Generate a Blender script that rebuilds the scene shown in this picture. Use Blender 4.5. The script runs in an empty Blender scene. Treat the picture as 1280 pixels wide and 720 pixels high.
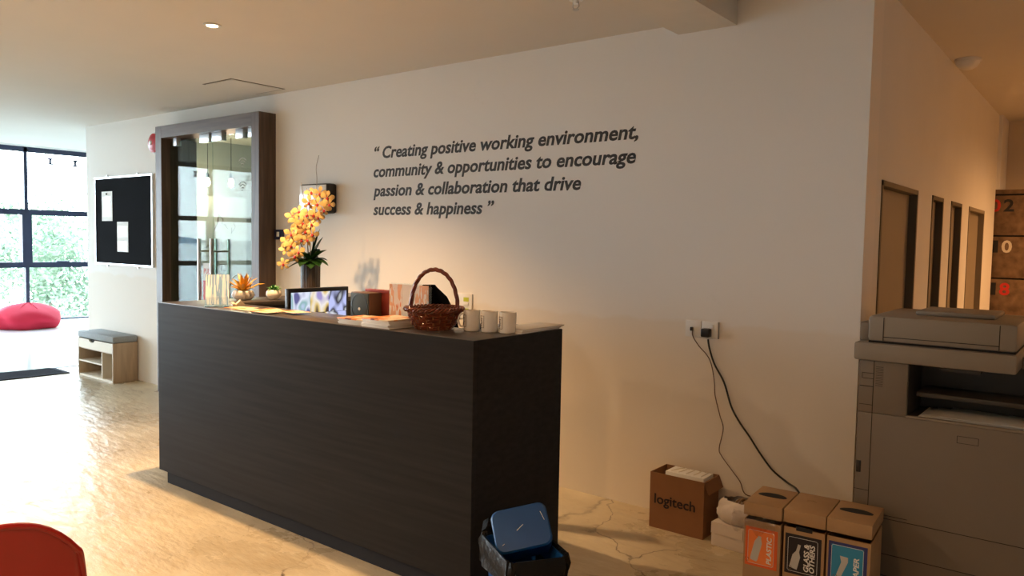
import bpy, bmesh, math, random
from mathutils import Vector, Matrix, Euler
random.seed(7)
PI = math.pi
S = bpy.context.scene
COL = S.collection

# ------------------------------------------------------------------ camera
YAW, PITCH, ROLL, FPX = 0.6647, -0.0591, 0.018, 969.5
Fw = Vector((-math.sin(YAW)*math.cos(PITCH), math.cos(YAW)*math.cos(PITCH), math.sin(PITCH)))
R0 = Vector((math.cos(YAW), math.sin(YAW), 0)); U0 = R0.cross(Fw)
Rv = R0*math.cos(ROLL) + U0*math.sin(ROLL); Uv = -R0*math.sin(ROLL) + U0*math.cos(ROLL)
cd = bpy.data.cameras.new('camera'); cam = bpy.data.objects.new('camera', cd); COL.objects.link(cam)
m = Matrix.Identity(4)
for i, v in enumerate((Rv, Uv, -Fw)):
    for j in range(3): m[j][i] = v[j]
m.translation = Vector((0, -4.211, 1.62))
cam.matrix_world = m
cd.sensor_width = 36; cd.lens = FPX/1280*36; cd.clip_start = .05; cd.clip_end = 5000
S.camera = cam

# ------------------------------------------------------------------ world, light, exposure
S.view_settings.view_transform = 'Standard'; S.view_settings.look = 'None'
S.view_settings.gamma = 1; S.view_settings.use_curve_mapping = False
S.view_settings.exposure = 0.50
W = bpy.data.worlds.new('sky'); S.world = W; W.use_nodes = True
nt = W.node_tree; bg = nt.nodes['Background']
tc = nt.nodes.new('ShaderNodeTexCoord'); sx = nt.nodes.new('ShaderNodeSeparateXYZ')
rp = nt.nodes.new('ShaderNodeValToRGB'); nt.links.new(tc.outputs['Generated'], sx.inputs[0])
nt.links.new(sx.outputs['Z'], rp.inputs[0]); nt.links.new(rp.outputs[0], bg.inputs[0])
rp.color_ramp.elements[0].color = (.86, .95, 1, 1); rp.color_ramp.elements[1].color = (.62, .82, 1, 1)
rp.color_ramp.elements[1].position = .8
bg.inputs[1].default_value = 13.5

def lamp(kind, name, loc, energy, color, **kw):
    d = bpy.data.lights.new(name, kind); d.energy = energy; d.color = color
    o = bpy.data.objects.new(name, d); o.location = loc; COL.objects.link(o)
    rot = kw.pop('rot', None)
    if rot: o.rotation_euler = rot
    for k, v in kw.items():
        if k == 'portal': d.cycles.is_portal = True
        else: setattr(d, k, v)
    return o
lamp('AREA', 'window_portal', (-15.72, -1, 1.6), 1, (1, 1, 1), rot=(0, -PI/2, 0), shape='RECTANGLE', size=3.3, size_y=18, portal=1)
WARM = (1, .56, .22)
# ceiling downlights and an added fill (energy W); the first is the one in view over the desk
AMB = (1, .50, .19)
DOWN = [((-4.41, -1.58, 2.904), 290, (1, .60, .28), 122), ((-4.41, -4.8, 2.904), 265, (1, .70, .42), 158), ((-8.6, -4.8, 2.904), 90, (1, .66, .36), 158),
        ((-1.25, -3.9, 2.98), 75, AMB, 165), ((1.0, 4.2, 2.98), 260, AMB, 165)]  # lamp by the camera is an unseen, added warm fill

# ------------------------------------------------------------------ materials
MATS = {}
def mat(name, col, rough=.6, metal=0, noise=0, nscale=8, bump=0, bscale=60, stretch=None, emit=0, trans=0, spec=None, coat=0, col2=None, alpha=None):
    if name in MATS: return MATS[name]
    M = bpy.data.materials.new(name); M.use_nodes = True; t = M.node_tree; b = t.nodes['Principled BSDF']
    c = (*col, 1); b.inputs['Base Color'].default_value = c
    b.inputs['Roughness'].default_value = rough; b.inputs['Metallic'].default_value = metal
    if spec is not None: b.inputs['Specular IOR Level'].default_value = spec
    if coat: b.inputs['Coat Weight'].default_value = coat
    if trans: b.inputs['Transmission Weight'].default_value = trans
    if alpha is not None: b.inputs['Alpha'].default_value = alpha
    if emit: b.inputs['Emission Color'].default_value = c; b.inputs['Emission Strength'].default_value = emit
    if noise or bump:
        co = t.nodes.new('ShaderNodeTexCoord'); mp = t.nodes.new('ShaderNodeMapping')
        t.links.new(co.outputs['Object'], mp.inputs[0])
        if stretch: mp.inputs['Scale'].default_value = stretch
    if noise:
        n = t.nodes.new('ShaderNodeTexNoise'); n.inputs['Scale'].default_value = nscale; n.inputs['Detail'].default_value = 6
        t.links.new(mp.outputs[0], n.inputs['Vector'])
        r = t.nodes.new('ShaderNodeValToRGB'); r.color_ramp.elements[0].position = .3; r.color_ramp.elements[1].position = .7
        k = col2 or [max(0, x*(1-noise)) for x in col]
        r.color_ramp.elements[0].color = (*k, 1); r.color_ramp.elements[1].color = c
        t.links.new(n.outputs['Fac'], r.inputs[0]); t.links.new(r.outputs[0], b.inputs['Base Color'])
    if bump:
        n2 = t.nodes.new('ShaderNodeTexNoise'); n2.inputs['Scale'].default_value = bscale; n2.inputs['Detail'].default_value = 4
        t.links.new(mp.outputs[0], n2.inputs['Vector'])
        bp = t.nodes.new('ShaderNodeBump'); bp.inputs['Strength'].default_value = bump; bp.inputs['Distance'].default_value = .01
        t.links.new(n2.outputs['Fac'], bp.inputs['Height']); t.links.new(bp.outputs[0], b.inputs['Normal'])
    MATS[name] = M; return M

def glass_mat(name, tint, base_refl=1.0, rough=.02, ior=1.5):
    M = bpy.data.materials.new(name); M.use_nodes = True; t = M.node_tree; t.nodes.clear()
    o = t.nodes.new('ShaderNodeOutputMaterial'); mx = t.nodes.new('ShaderNodeMixShader')
    tr = t.nodes.new('ShaderNodeBsdfTransparent'); gl = t.nodes.new('ShaderNodeBsdfGlossy'); fr = t.nodes.new('ShaderNodeFresnel')
    tr.inputs[0].default_value = (*tint, 1); gl.inputs['Roughness'].default_value = rough; 
    ge = t.nodes.new('ShaderNodeNewGeometry'); mr = t.nodes.new('ShaderNodeMapRange'); mr.inputs[3].default_value = ior; mr.inputs[4].default_value = 1/ior
    t.links.new(ge.outputs['Backfacing'], mr.inputs[0]); t.links.new(mr.outputs[0], fr.inputs[0])   # same reflectance from both sides of the pane
    t.links.new(fr.outputs[0], mx.inputs[0]); t.links.new(tr.outputs[0], mx.inputs[1]); t.links.new(gl.outputs[0], mx.inputs[2])
    t.links.new(mx.outputs[0], o.inputs[0]); MATS[name] = M; return M
WINGLASS = glass_mat('window glass', (.97, .99, 1)); DOORGLASS = glass_mat('door glass', (.80, .90, .86), ior=1.21)
ACRYL = glass_mat('clear acrylic', (.93, .96, .97)); FILM = glass_mat('thin clear plastic bag', (.86, .84, .84), rough=.2, ior=1.6)

def floor_mat():
    M = mat('polished concrete', (.6, .54, .46), .3); t = M.node_tree; b = t.nodes['Principled BSDF']; N = t.nodes.new; L = t.links.new
    co = N('ShaderNodeTexCoord')
    n1 = N('ShaderNodeTexNoise'); n1.inputs['Scale'].default_value = .9; n1.inputs['Detail'].default_value = 9; n1.inputs['Roughness'].default_value = .62
    L(co.outputs['Object'], n1.inputs['Vector'])
    r1 = N('ShaderNodeValToRGB'); e = r1.color_ramp.elements
    e[0].position = .34; e[0].color = (.42, .345, .23, 1); e[1].position = .66; e[1].color = (.68, .60, .44, 1); L(n1.outputs['Fac'], r1.inputs[0])
    # dark scuffs, elongated
    mp = N('ShaderNodeMapping'); mp.inputs['Scale'].default_value = (2.2, 5.5, 1); mp.inputs['Rotation'].default_value = (0, 0, .5); L(co.outputs['Object'], mp.inputs[0])
    n2 = N('ShaderNodeTexNoise'); n2.inputs['Scale'].default_value = 1.6; n2.inputs['Detail'].default_value = 10; n2.inputs['Roughness'].default_value = .7; L(mp.outputs[0], n2.inputs['Vector'])
    r2 = N('ShaderNodeValToRGB'); e = r2.color_ramp.elements; e[0].position = .28; e[0].color = (.25, .19, .13, 1); e[1].position = .36; e[1].color = (1, 1, 1, 1); L(n2.outputs['Fac'], r2.inputs[0])
    m1 = N('ShaderNodeMix'); m1.data_type = 'RGBA'; m1.blend_type = 'MULTIPLY'; m1.inputs[0].default_value = .75
    L(r1.outputs[0], m1.inputs[6]); L(r2.outputs[0], m1.inputs[7])
    # hairline cracks
    nd = N('ShaderNodeTexNoise'); nd.inputs['Scale'].default_value = 1.3; nd.inputs['Detail'].default_value = 6; L(co.outputs['Object'], nd.inputs['Vector'])
    ad = N('ShaderNodeVectorMath'); ad.operation = 'MULTIPLY_ADD'; ad.inputs[1].default_value = (1.1, 1.1, 0); L(nd.outputs['Color'], ad.inputs[0]); L(co.outputs['Object'], ad.inputs[2])
    vo = N('ShaderNodeTexVoronoi'); vo.feature = 'DISTANCE_TO_EDGE'; vo.inputs['Scale'].default_value = .62; L(ad.outputs[0], vo.inputs['Vector'])
    r3 = N('ShaderNodeValToRGB'); e = r3.color_ramp.elements; e[0].position = .0; e[0].color = (1, 1, 1, 1); e[1].position = .0045; e[1].color = (0, 0, 0, 1); L(vo.outputs['Distance'], r3.inputs[0])
    n4 = N('ShaderNodeTexNoise'); n4.inputs['Scale'].default_value = 1.1; L(co.outputs['Object'], n4.inputs['Vector'])
    r4 = N('ShaderNodeValToRGB'); e = r4.color_ramp.elements; e[0].position = .47; e[0].color = (0, 0, 0, 1); e[1].position = .56; e[1].color = (1, 1, 1, 1); L(n4.outputs['Fac'], r4.inputs[0])
    mm = N('ShaderNodeMath'); mm.operation = 'MULTIPLY'; L(r3.outputs[0], mm.inputs[0]); L(r4.outputs[0], mm.inputs[1])
    m2 = N('ShaderNodeMix'); m2.data_type = 'RGBA'; m2.inputs[7].default_value = (.09, .06, .04, 1); L(mm.outputs[0], m2.inputs[0]); L(m1.outputs[2], m2.inputs[6])
    L(m2.outputs[2], b.inputs['Base Color'])
    rr = N('ShaderNodeMapRange'); rr.inputs[3].default_value = .16; rr.inputs[4].default_value = .42; L(n1.outputs['Fac'], rr.inputs[0]); L(rr.outputs[0], b.inputs['Roughness'])
    bp = N('ShaderNodeBump'); bp.inputs['Strength'].default_value = .6; bp.inputs['Distance'].default_value = .02
    mp2 = N('ShaderNodeMapping'); mp2.inputs['Scale'].default_value = (1.5, 4, 1); mp2.inputs['Rotation'].default_value = (0, 0, .7); L(co.outputs['Object'], mp2.inputs[0])
    n5 = N('ShaderNodeTexNoise'); n5.inputs['Scale'].default_value = 3.2; n5.inputs['Detail'].default_value = 8; L(mp2.outputs[0], n5.inputs['Vector'])
    L(n5.outputs['Fac'], bp.inputs['Height']); L(bp.outputs[0], b.inputs['Normal'])
    b.inputs['Specular IOR Level'].default_value = .32
    return M

def wall_mat():
    M = mat('painted wall', (.80, .77, .73), .75); t = M.node_tree; b = t.nodes['Principled BSDF']; N = t.nodes.new; L = t.links.new
    co = N('ShaderNodeTexCoord'); sp = N('ShaderNodeSeparateXYZ'); L(co.outputs['Object'], sp.inputs[0])
    n = N('ShaderNodeTexNoise'); n.inputs['Scale'].default_value = 3; n.inputs['Detail'].default_value = 7; L(co.outputs['Object'], n.inputs['Vector'])
    # yellower below about socket height, edge waving a little
    a = N('ShaderNodeMath'); a.operation = 'MULTIPLY_ADD'; a.inputs[1].default_value = .16; L(n.outputs['Fac'], a.inputs[0]); L(sp.outputs['Z'], a.inputs[2])
    r = N('ShaderNodeValToRGB'); e = r.color_ramp.elements; e[0].position = 0; e[0].color = (.80, .745, .67, 1); e[1].position = 1; e[1].color = (.82, .79, .75, 1)
    mr = N('ShaderNodeMapRange'); mr.inputs[1].default_value = 1.235; mr.inputs[2].default_value = 1.262; L(a.outputs[0], mr.inputs[0]); L(mr.outputs[0], r.inputs[0])
    n2 = N('ShaderNodeTexNoise'); n2.inputs['Scale'].default_value = 1.2; n2.inputs['Detail'].default_value = 8; n2.inputs['Roughness'].default_value = .7; L(co.outputs['Object'], n2.inputs['Vector'])
    r2 = N('ShaderNodeValToRGB'); e = r2.color_ramp.elements; e[0].position = .27; e[0].color = (.8, .77, .72, 1); e[1].position = .36; e[1].color = (1, 1, 1, 1); L(n2.outputs['Fac'], r2.inputs[0])
    mx = N('ShaderNodeMix'); mx.data_type = 'RGBA'; mx.blend_type = 'MULTIPLY'; mx.inputs[0].default_value = .6; L(r.outputs[0], mx.inputs[6]); L(r2.outputs[0], mx.inputs[7])
    L(mx.outputs[2], b.inputs['Base Color'])
    bp = N('ShaderNodeBump'); bp.inputs['Strength'].default_value = .06; bp.inputs['Distance'].default_value = .01; L(n.outputs['Fac'], bp.inputs['Height']); L(bp.outputs[0], b.inputs['Normal'])
    return M

FLOOR = floor_mat(); WALL = wall_mat()
PLAIN = mat('plain white paint', (.80, .78, .74), .75, noise=.04, nscale=2)
CEIL = mat('ceiling paint', (.72, .68, .62), .85, noise=.04, nscale=1.2)
TILE = mat('pale floor tile', (.82, .84, .85), .12, noise=.05, nscale=1)
MULL = mat('navy window metal', (.016, .024, .06), .4, noise=.2, nscale=5)
WOOD = mat('brown wood laminate', (.135, .085, .06), .45, noise=.55, nscale=3, bump=.05, bscale=20, stretch=(9, 9, .6), col2=(.06, .035, .024))
WOODH = mat('brown wood laminate crosswise', (.145, .095, .068), .45, noise=.5, nscale=3, stretch=(.6, 9, 9), col2=(.07, .042, .03))
DESK = mat('charcoal wood laminate', (.033, .034, .038), .62, noise=.25, nscale=3, bump=.04, bscale=12, stretch=(.6, 6, 14), spec=.04)
DESKT = mat('charcoal brown worktop', (.075, .062, .055), .28, noise=.3, nscale=3, stretch=(.6, 9, 6))
BLACK = mat('black plastic', (.012, .012, .013), .35); BLACKM = mat('matt black', (.008, .008, .009), .7, noise=.2)
FELT = mat('black felt', (.004, .004, .006), .95, spec=.1, noise=.3, nscale=90)
ALU = mat('anodised aluminium', (.72, .75, .78), .35, .7); STEEL = mat('brushed steel', (.55, .55, .53), .28, 1)
WHITE = mat('white plastic', (.80, .79, .77), .35); PAPER = mat('white paper', (.82, .82, .80), .7)
CERAM = mat('cream ceramic', (.80, .74, .64), .3, noise=.05); MUG = mat('white ceramic', (.82, .78, .72), .22)
OAK = mat('pale oak laminate', (.55, .42, .29), .5, noise=.25, nscale=4, stretch=(6, 6, .7)); OAKL = mat('cream laminate', (.74, .68, .56), .5)
CUSH = mat('grey cushion fabric', (.36, .40, .43), .95, noise=.1, nscale=60, bump=.2, bscale=300)
RED = mat('red plastic shell', (.42, .012, .01), .28, coat=.3); REDF = mat('red beanbag fabric', (.62, .015, .05), .8, bump=.3, bscale=14)
DGREYF = mat('dark grey fabric', (.05, .06, .08), .85, noise=.2); CARD = mat('brown cardboard', (.42, .26, .13), .8, noise=.12, nscale=9, bump=.05)
CARDB = mat('dark brown cardboard', (.26, .12, .05), .8, noise=.1, nscale=9); CARDIN = mat('cardboard inside', (.20, .11, .05), .9)
INK = mat('near black lettering', (.022, .016, .013), .6); LINER = mat('black bin liner', (.005, .005, .005), .38, bump=1.0, bscale=22, spec=.2)
BLUE = mat('blue plastic', (.008, .075, .27), .38, noise=.1, spec=.25); WICK = mat('red brown wicker', (.26, .055, .02), .35, noise=.6, nscale=30, col2=(.09, .018, .008))
WICKP = mat('tan wicker', (.42, .17, .06), .4, noise=.4, nscale=40); COPY = mat('greige copier plastic', (.19, .155, .118), .5, noise=.04); COPYD = mat('dark copier plastic', (.045, .038, .032), .5)
COPYL = mat('light copier plastic', (.24, .20, .155), .5); SEAM = mat('dark seam', (.01, .008, .007), .9); DOORP = mat('taupe door paint', (.30, .25, .18), .55, noise=.06, nscale=3)
DOORF = mat('dark door frame', (.09, .075, .055), .5); OSB = mat('particle board', (.24, .15, .085), .75, noise=.5, nscale=14, bump=.1, bscale=40, col2=(.11, .065, .035))
LRED = mat('red paint', (.62, .03, .02), .5); LBLK = mat('black paint', (.01, .01, .012), .5); LCRM = mat('cream paint', (.72, .66, .55), .5)
YEL = mat('yellow green sticker', (.50, .55, .02), .6); SWITCHB = mat('dark blue panel', (.02, .03, .09), .3)
ORP = mat('yellow orchid petal', (.80, .54, .20), .55, noise=.25, nscale=30); ORL = mat('dark red orchid lip', (.42, .025, .02), .45)
GRN = mat('dark green leaf', (.03, .10, .02), .35, noise=.4, nscale=12); STEM = mat('brown stem', (.16, .12, .07), .7); VASE = mat('dark bronze vase', (.045, .033, .027), .45, noise=.4, nscale=10)
SUCY = mat('yellow orange succulent leaf', (.72, .36, .03), .4, noise=.3, nscale=30); SUCG = mat('green succulent leaf', (.06, .20, .05), .4); MAT = mat('dark door mat', (.018, .022, .045), .95, noise=.4, nscale=60, bump=.5, bscale=150)
LEAF = mat('pale outdoor leaf', (.22, .31, .20), .6, noise=.4, nscale=2); BARK = mat('bark', (.12, .09, .06), .9, noise=.3); SEA = mat('sea', (.10, .17, .22), .15, noise=.1, nscale=.02)
HILL = mat('hazy hill', (.22, .30, .36), .9, noise=.2, nscale=.01); BLABEL = mat('black label', (.012, .008, .012), .5)
OLAB = mat('orange label', (.72, .12, .02), .5); OLAB2 = mat('bright orange label', (.85, .22, .05), .5); PLAB = mat('navy label', (.03, .035, .17), .5); PLAB2 = mat('light blue label', (.03, .26, .48), .5)
LGREY = mat('label grey', (.50, .50, .48), .5); LWHT = mat('label white', (.8, .79, .76), .5); REDB = mat('maroon board', (.30, .035, .02), .6); GREYIN = mat('grey interior wall', (.34, .34, .31), .8, noise=.05)
GLOW = mat('lamp disc', (1, .78, .5), emit=30); BULB = mat('pendant bulb', (1, .8, .5), emit=25); SHADOWGREY = mat('side shadow grey', (.3, .3, .3), .8)

def scr_mat():
    M = mat('camera feed', (.3, .3, .35), .2); t = M.node_tree; b = t.nodes['Principled BSDF']
    return M
def print_mat(name, cols, scale=9, seed=0, stretch=(1, 1, 1)):
    M = mat(name, cols[0], .35); t = M.node_tree; b = t.nodes['Principled BSDF']; N = t.nodes.new; L = t.links.new
    co = N('ShaderNodeTexCoord'); mp = N('ShaderNodeMapping'); mp.inputs['Location'].default_value = (seed, seed*.7, seed*.3); mp.inputs['Scale'].default_value = stretch
    L(co.outputs['Object'], mp.inputs[0]); v = N('ShaderNodeTexNoise'); v.inputs['Scale'].default_value = scale; v.inputs['Detail'].default_value = 2; L(mp.outputs[0], v.inputs['Vector'])
    r = N('ShaderNodeValToRGB'); r.color_ramp.interpolation = 'CONSTANT'; k = len(cols)
    while len(r.color_ramp.elements) < k: r.color_ramp.elements.new(.5)
    for i, c in enumerate(cols):
        r.color_ramp.elements[i].position = 0 if i == 0 else .36 + .3*(i-1)/max(1, k-2); r.color_ramp.elements[i].color = (*c, 1)
    L(v.outputs['Fac'], r.inputs[0]); L(r.outputs[0], b.inputs['Base Color']); return M
PR_OR = print_mat('orange print', [(.20, .04, .02), (.85, .30, .08), (.9, .75, .55), (.9, .45, .15)], 9, 1)
PR_BL = print_mat('striped print with window glare', [(.76, .88, 1), (.25, .45, .75), (.84, .93, 1), (.44, .64, .92)], 6, 3, (9, 9, .6))  # blue-white tint painted in place of window glare on the holder
PR_PK = print_mat('pink and orange print', [(.75, .30, .14), (.88, .82, .8), (.86, .5, .32), (.9, .88, .88)], 7, 5, (5, 5, 1.5))
PR_GR = print_mat('grey text print', [(.6, .6, .62), (.8, .8, .82), (.72, .72, .75)], 14, 8, (1, 1, 4))

# ------------------------------------------------------------------ geometry helpers
def new(): return bmesh.new()
def box(bm, x0, x1, y0, y1, z0, z1, bev=0, M=None, seg=2):
    r = bmesh.ops.create_cube(bm, size=1); vs = r['verts']
    for v in vs: v.co = Vector(((x0+x1)/2+v.co.x*(x1-x0), (y0+y1)/2+v.co.y*(y1-y0), (z0+z1)/2+v.co.z*(z1-z0)))
    if bev:
        es = list({e for v in vs for e in v.link_edges})
        rr = bmesh.ops.bevel(bm, geom=es, offset=bev, segments=seg, affect='EDGES', profile=.5)
        vs = list({v for v in rr['verts']} | {v for v in vs if v.is_valid})
    if M: bmesh.ops.transform(bm, matrix=M, verts=[v for v in vs if v.is_valid])
    return vs
def lathe(bm, prof, c=(0, 0, 0), seg=24, a=0, sx=1, sy=1):
    rings = []
    for r, z in prof:
        if r < 1e-5: rings.append([bm.verts.new((c[0], c[1], c[2]+z))]); continue
        rings.append([bm.verts.new((c[0]+sx*r*math.cos(a+2*PI*i/seg), c[1]+sy*r*math.sin(a+2*PI*i/seg), c[2]+z)) for i in range(seg)])
    for A, B in zip(rings, rings[1:]):
        for i in range(seg):
            j = (i+1) % seg
            if len(A) == 1 and len(B) == 1: continue
            if len(A) == 1: bm.faces.new((A[0], B[j], B[i]))
            elif len(B) == 1: bm.faces.new((A[i], A[j], B[0]))
            else: bm.faces.new((A[i], A[j], B[j], B[i]))
def tube(bm, pts, r, seg=8, closed=False, caps=True):
    pts = [Vector(p) for p in pts]; n = len(pts); rings = []; prev = None
    for i, p in enumerate(pts):
        if closed: d = pts[(i+1) % n]-pts[i-1]
        else: d = pts[min(i+1, n-1)]-pts[max(i-1, 0)]
        d.normalize()
        if prev is None: u = d.orthogonal().normalized()
        else:
            u = prev - d*prev.dot(d)
            u = u.normalized() if u.length > 1e-6 else d.orthogonal().normalized()
        prev = u; w = d.cross(u); rr = r[i] if isinstance(r, (list, tuple)) else r
        rings.append([bm.verts.new(p+rr*(u*math.cos(2*PI*k/seg)+w*math.sin(2*PI*k/seg))) for k in range(seg)])
    for i in range(n if closed else n-1):
        A, B = rings[i], rings[(i+1) % n]
        for k in range(seg): bm.faces.new((A[k], A[(k+1) % seg], B[(k+1) % seg], B[k]))
    if caps and not closed:
        bm.faces.new(rings[0][::-1]); bm.faces.new(rings[-1])
def smooth_path(pts, n=6):
    P = [Vector(p) for p in pts]; out = []
    for i in range(len(P)-1):
        a, b, c, d = P[max(i-1, 0)], P[i], P[i+1], P[min(i+2, len(P)-1)]
        for k in range(n):
            t = k/n
            out.append(.5*((2*b)+(-a+c)*t+(2*a-5*b+4*c-d)*t*t+(-a+3*b-3*c+d)*t**3))
    out.append(P[-1]); return out
def prism(bm, pts, d):
    """extrude a closed polygon of 3D points by the vector d"""
    A = [bm.verts.new(p) for p in pts]; B = [bm.verts.new(Vector(p)+Vector(d)) for p in pts]; n = len(pts)
    bm.faces.new(A[::-1]); bm.faces.new(B)
    for i in range(n): bm.faces.new((A[i], A[(i+1) % n], B[(i+1) % n], B[i]))
def obj(name, bm, m, parent=None, smooth=False, loc=None, rot=None):
    me = bpy.data.meshes.new(name); bmesh.ops.recalc_face_normals(bm, faces=bm.faces); bm.to_mesh(me); bm.free()
    if smooth:
        me.polygons.foreach_set('use_smooth', [True]*len(me.polygons))
        try: me.set_sharp_from_angle(angle=math.radians(40))
        except Exception: pass
    o = bpy.data.objects.new(name, me); COL.objects.link(o)
    if m: me.materials.append(m)
    if parent: o.parent = parent
    if loc: o.location = loc
    if rot: o.rotation_euler = rot
    return o
def bx(name, m, parent, *a, bev=0, **k):
    b = new(); box(b, *a, bev=bev); return obj(name, b, m, parent, smooth=bev > 0, **k)
def tag(o, label, cat, group=None, kind=None):
    o['label'] = label; o['category'] = cat
    if group: o['group'] = group
    if kind: o['kind'] = kind
    return o
def thing(name, label, cat, loc=(0, 0, 0), rz=0, group=None):
    o = bpy.data.objects.new(name, None); COL.objects.link(o); o.location = loc; o.rotation_euler = (0, 0, rz); o.empty_display_size = .1
    return tag(o, label, cat, group)
def struct(name, bm, m, **k):
    o = obj(name, bm, m, **k); o['kind'] = 'structure'; return o
def dup(root, loc, rz=None, label=None):
    def cp(o, par):
        c = o.copy(); COL.objects.link(c); c.parent = par
        for ch in list(o.children): cp(ch, c)
        return c
    r = cp(root, None); r.location = loc
    if rz is not None: r.rotation_euler = (0, 0, rz)
    if label: r['label'] = label
    return r
def text(name, body, m, parent, size, loc, rot=(PI/2, 0, 0), width=None, height=None, shear=0, off=0, ext=.0006, align='LEFT', italic=0):
    cu = bpy.data.curves.new(name, 'FONT'); cu.body = body; cu.size = size; cu.shear = shear; cu.offset = off; cu.extrude = ext; cu.resolution_u = 3
    to = bpy.data.objects.new(name+'_tmp', cu); COL.objects.link(to)
    dg = bpy.context.evaluated_depsgraph_get(); me = bpy.data.meshes.new_from_object(to.evaluated_get(dg)); bpy.data.objects.remove(to)
    xs = [v.co.x for v in me.vertices]; ys = [v.co.y for v in me.vertices]; x0, x1 = min(xs), max(xs)
    sxx = width/(x1-x0) if width else 1; syy = height if height else 1
    for v in me.vertices:
        v.co.x = (v.co.x-x0)*sxx; v.co.y *= syy
        if align == 'CENTER': v.co.x -= (x1-x0)*sxx/2
    me.materials.clear(); me.materials.append(m)
    o = bpy.data.objects.new(name, me); COL.objects.link(o); o.location = loc; o.rotation_euler = rot
    if parent: o.parent = parent
    return o

# ------------------------------------------------------------------ the setting
XW = -15.8            # window wall
H1, H2 = 2.904, 2.98  # ceilings
b = new(); box(b, -10.06, 3.6, -9.1, 8.2, -.15, 0); struct('floor', b, FLOOR)
b = new(); box(b, XW-.2, -10.10, -9.1, 8.2, -.15, -.002); struct('floor_tiled', b, TILE)
b = new(); box(b, -10.10, -10.06, -9.1, 8.2, -.1, .006); struct('trim_1', b, mat('threshold metal', (.22, .23, .25), .4, .6))
# main wall with the entrance opening
b = new()
box(b, -9.82, -7.78, 0, .2, 0, H2+.1); box(b, -6.08, -1.033, 0, .2, 0, H2+.1); box(b, -7.78, -6.08, 0, .2, 2.68, H2+.1)
struct('wall_back', b, WALL)
# corridor wall with four door openings
DO = [(.31, 1.25), (1.72, 2.14), (2.47, 2.96), (3.34, 4.26)]
b = new(); y = .2
for a, c in DO:
    box(b, -1.2, -1.033, y, a, 0, H2+.1); box(b, -1.2, -1.033, a, c, 1.99, H2+.1); y = c
box(b, -1.2, -1.033, y, 4.85, 0, H2+.1); box(b, -1.2, -1.033, .2-.0, .2, 0, 1)
struct('wall_right', b, PLAIN)
for i, (a, c) in enumerate(DO):
    b = new(); box(b, -1.12, -1.075, a+.03, c-.03, .01, 1.96, bev=.003)
    d = struct('door_%d' % (i+2), b, DOORP)
    f = new(); box(f, -1.14, -1.028, a, a+.028, 0, 1.99); box(f, -1.14, -1.028, c-.028, c, 0, 1.99); box(f, -1.14, -1.028, a, c, 1.962, 1.99)
    obj('door_frame', f, DOORF if i < 3 else DOORP, d)
    h = new(); hy = a+.08 if i == 3 else c-.08
    tube(h, [(-1.075, hy, 1.5 if i == 3 else 1.0), (-1.045, hy, 1.5 if i == 3 else 1.0), (-1.045, hy, 1.62 if i == 3 else 1.1), (-1.075, hy, 1.62 if i == 3 else 1.1)], .008)
    obj('door_handle', h, BLACK, d)
b = new(); box(b, -3.2, -1.033, 4.85, 5.0, 0, H2+.1); box(b, -3.2, -1.0, 5.0, 5.5, 2.24, H2+.1); struct('wall_corner', b, PLAIN)
b = new(); box(b, -3.2, 3.6, 5.5, 5.65, 0, H2+.1); struct('wall_corridor', b, mat('warm cream paint', (.74, .62, .46), .75, noise=.05, nscale=2))
b = new(); box(b, XW-.2, -1.2, 8.0, 8.2, 0, 3.8); struct('wall_rear', b, GREYIN)
b = new(); box(b, -9.82, -9.72, .2, 8.0, 0, H1); struct('wall_hall_side', b, GREYIN)
b = new(); box(b, XW-.2, 3.6, -9.1, -8.95, 0, 3.8); struct('wall_front', b, PLAIN)
b = new(); box(b, 3.45, 3.6, -8.95, 5.65, 0, 3.2); struct('wall_side', b, PLAIN)
# ceilings: main one, window recess, zone right of the beam
b = new(); box(b, -12.6, -1.9, -9, 8, H1, 3.8); struct('ceiling', b, CEIL)
b = new(); box(b, XW, -12.6, -9, 8, 3.55, 3.8); struct('ceiling_window_side', b, CEIL)
b = new(); box(b, -1.9, 3.6, -9, 5.6, H2, 3.8); box(b, -3.2, -1.9, 4.85, 5.6, H2-.03, H1-.001); struct('ceiling_right', b, CEIL)
b = new(); box(b, -2.1, -1.745, -9, 0, 2.846, H2+.01); struct('trim_2', b, mat('beam paint', (.72, .68, .61), .85, noise=.04))
# window wall
b = new(); box(b, XW-.2, XW, -9, 8.2, 3.2, 3.8); box(b, XW-.2, XW, -9, 8.2, -.15, -.03); struct('wall_left', b, PLAIN)
vy = [1.52+1.72*k for k in range(-6, 4)]
for k in range(len(vy)-1):
    y0, y1 = vy[k], vy[k+1]
    g = new(); box(g, XW-.10, XW-.09, y0, y1, -.03, 3.2); w = struct('window_%d' % (k+1), g, WINGLASS)
    f = new()
    box(f, XW-.13, XW-.04, y0-.03, y0+.03, 0, 3.2); box(f, XW-.14, XW-.02, y0-.08, y0+.08, 1.04, 2.0)
    box(f, XW-.13, XW-.04, y0, y1, 3.11, 3.2); box(f, XW-.13, XW-.03, y0, y1, 1.96, 2.06); box(f, XW-.13, XW-.03, y0, y1, .99, 1.09); box(f, XW-.13, XW-.04, y0, y1, -.06, .02)
    obj('window_frame', f, MULL, w)
    for q in (.42, .86) if y0 > 1 and y0 < 2 else (.36, .8):
        s = new(); yy = y0+q*1.0; lathe(s, [(0, 0), (.05, 0), (.05, .02), (.02, .03), (.02, .09), (.05, .1), (.05, .12), (0, .12)], (XW-.05, yy, 2.91), 10)
        box(s, XW-.09, XW-.05, yy-.01, yy+.01, 2.95, 2.97)
        obj('glass_bracket', s, MULL, w, smooth=True)
h = new(); box(h, XW-.05, XW+.02, 2.0, 2.22, 1.085, 1.11, bev=.004); obj('window_latch', h, MULL, bpy.data.objects['window_7'])

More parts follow.
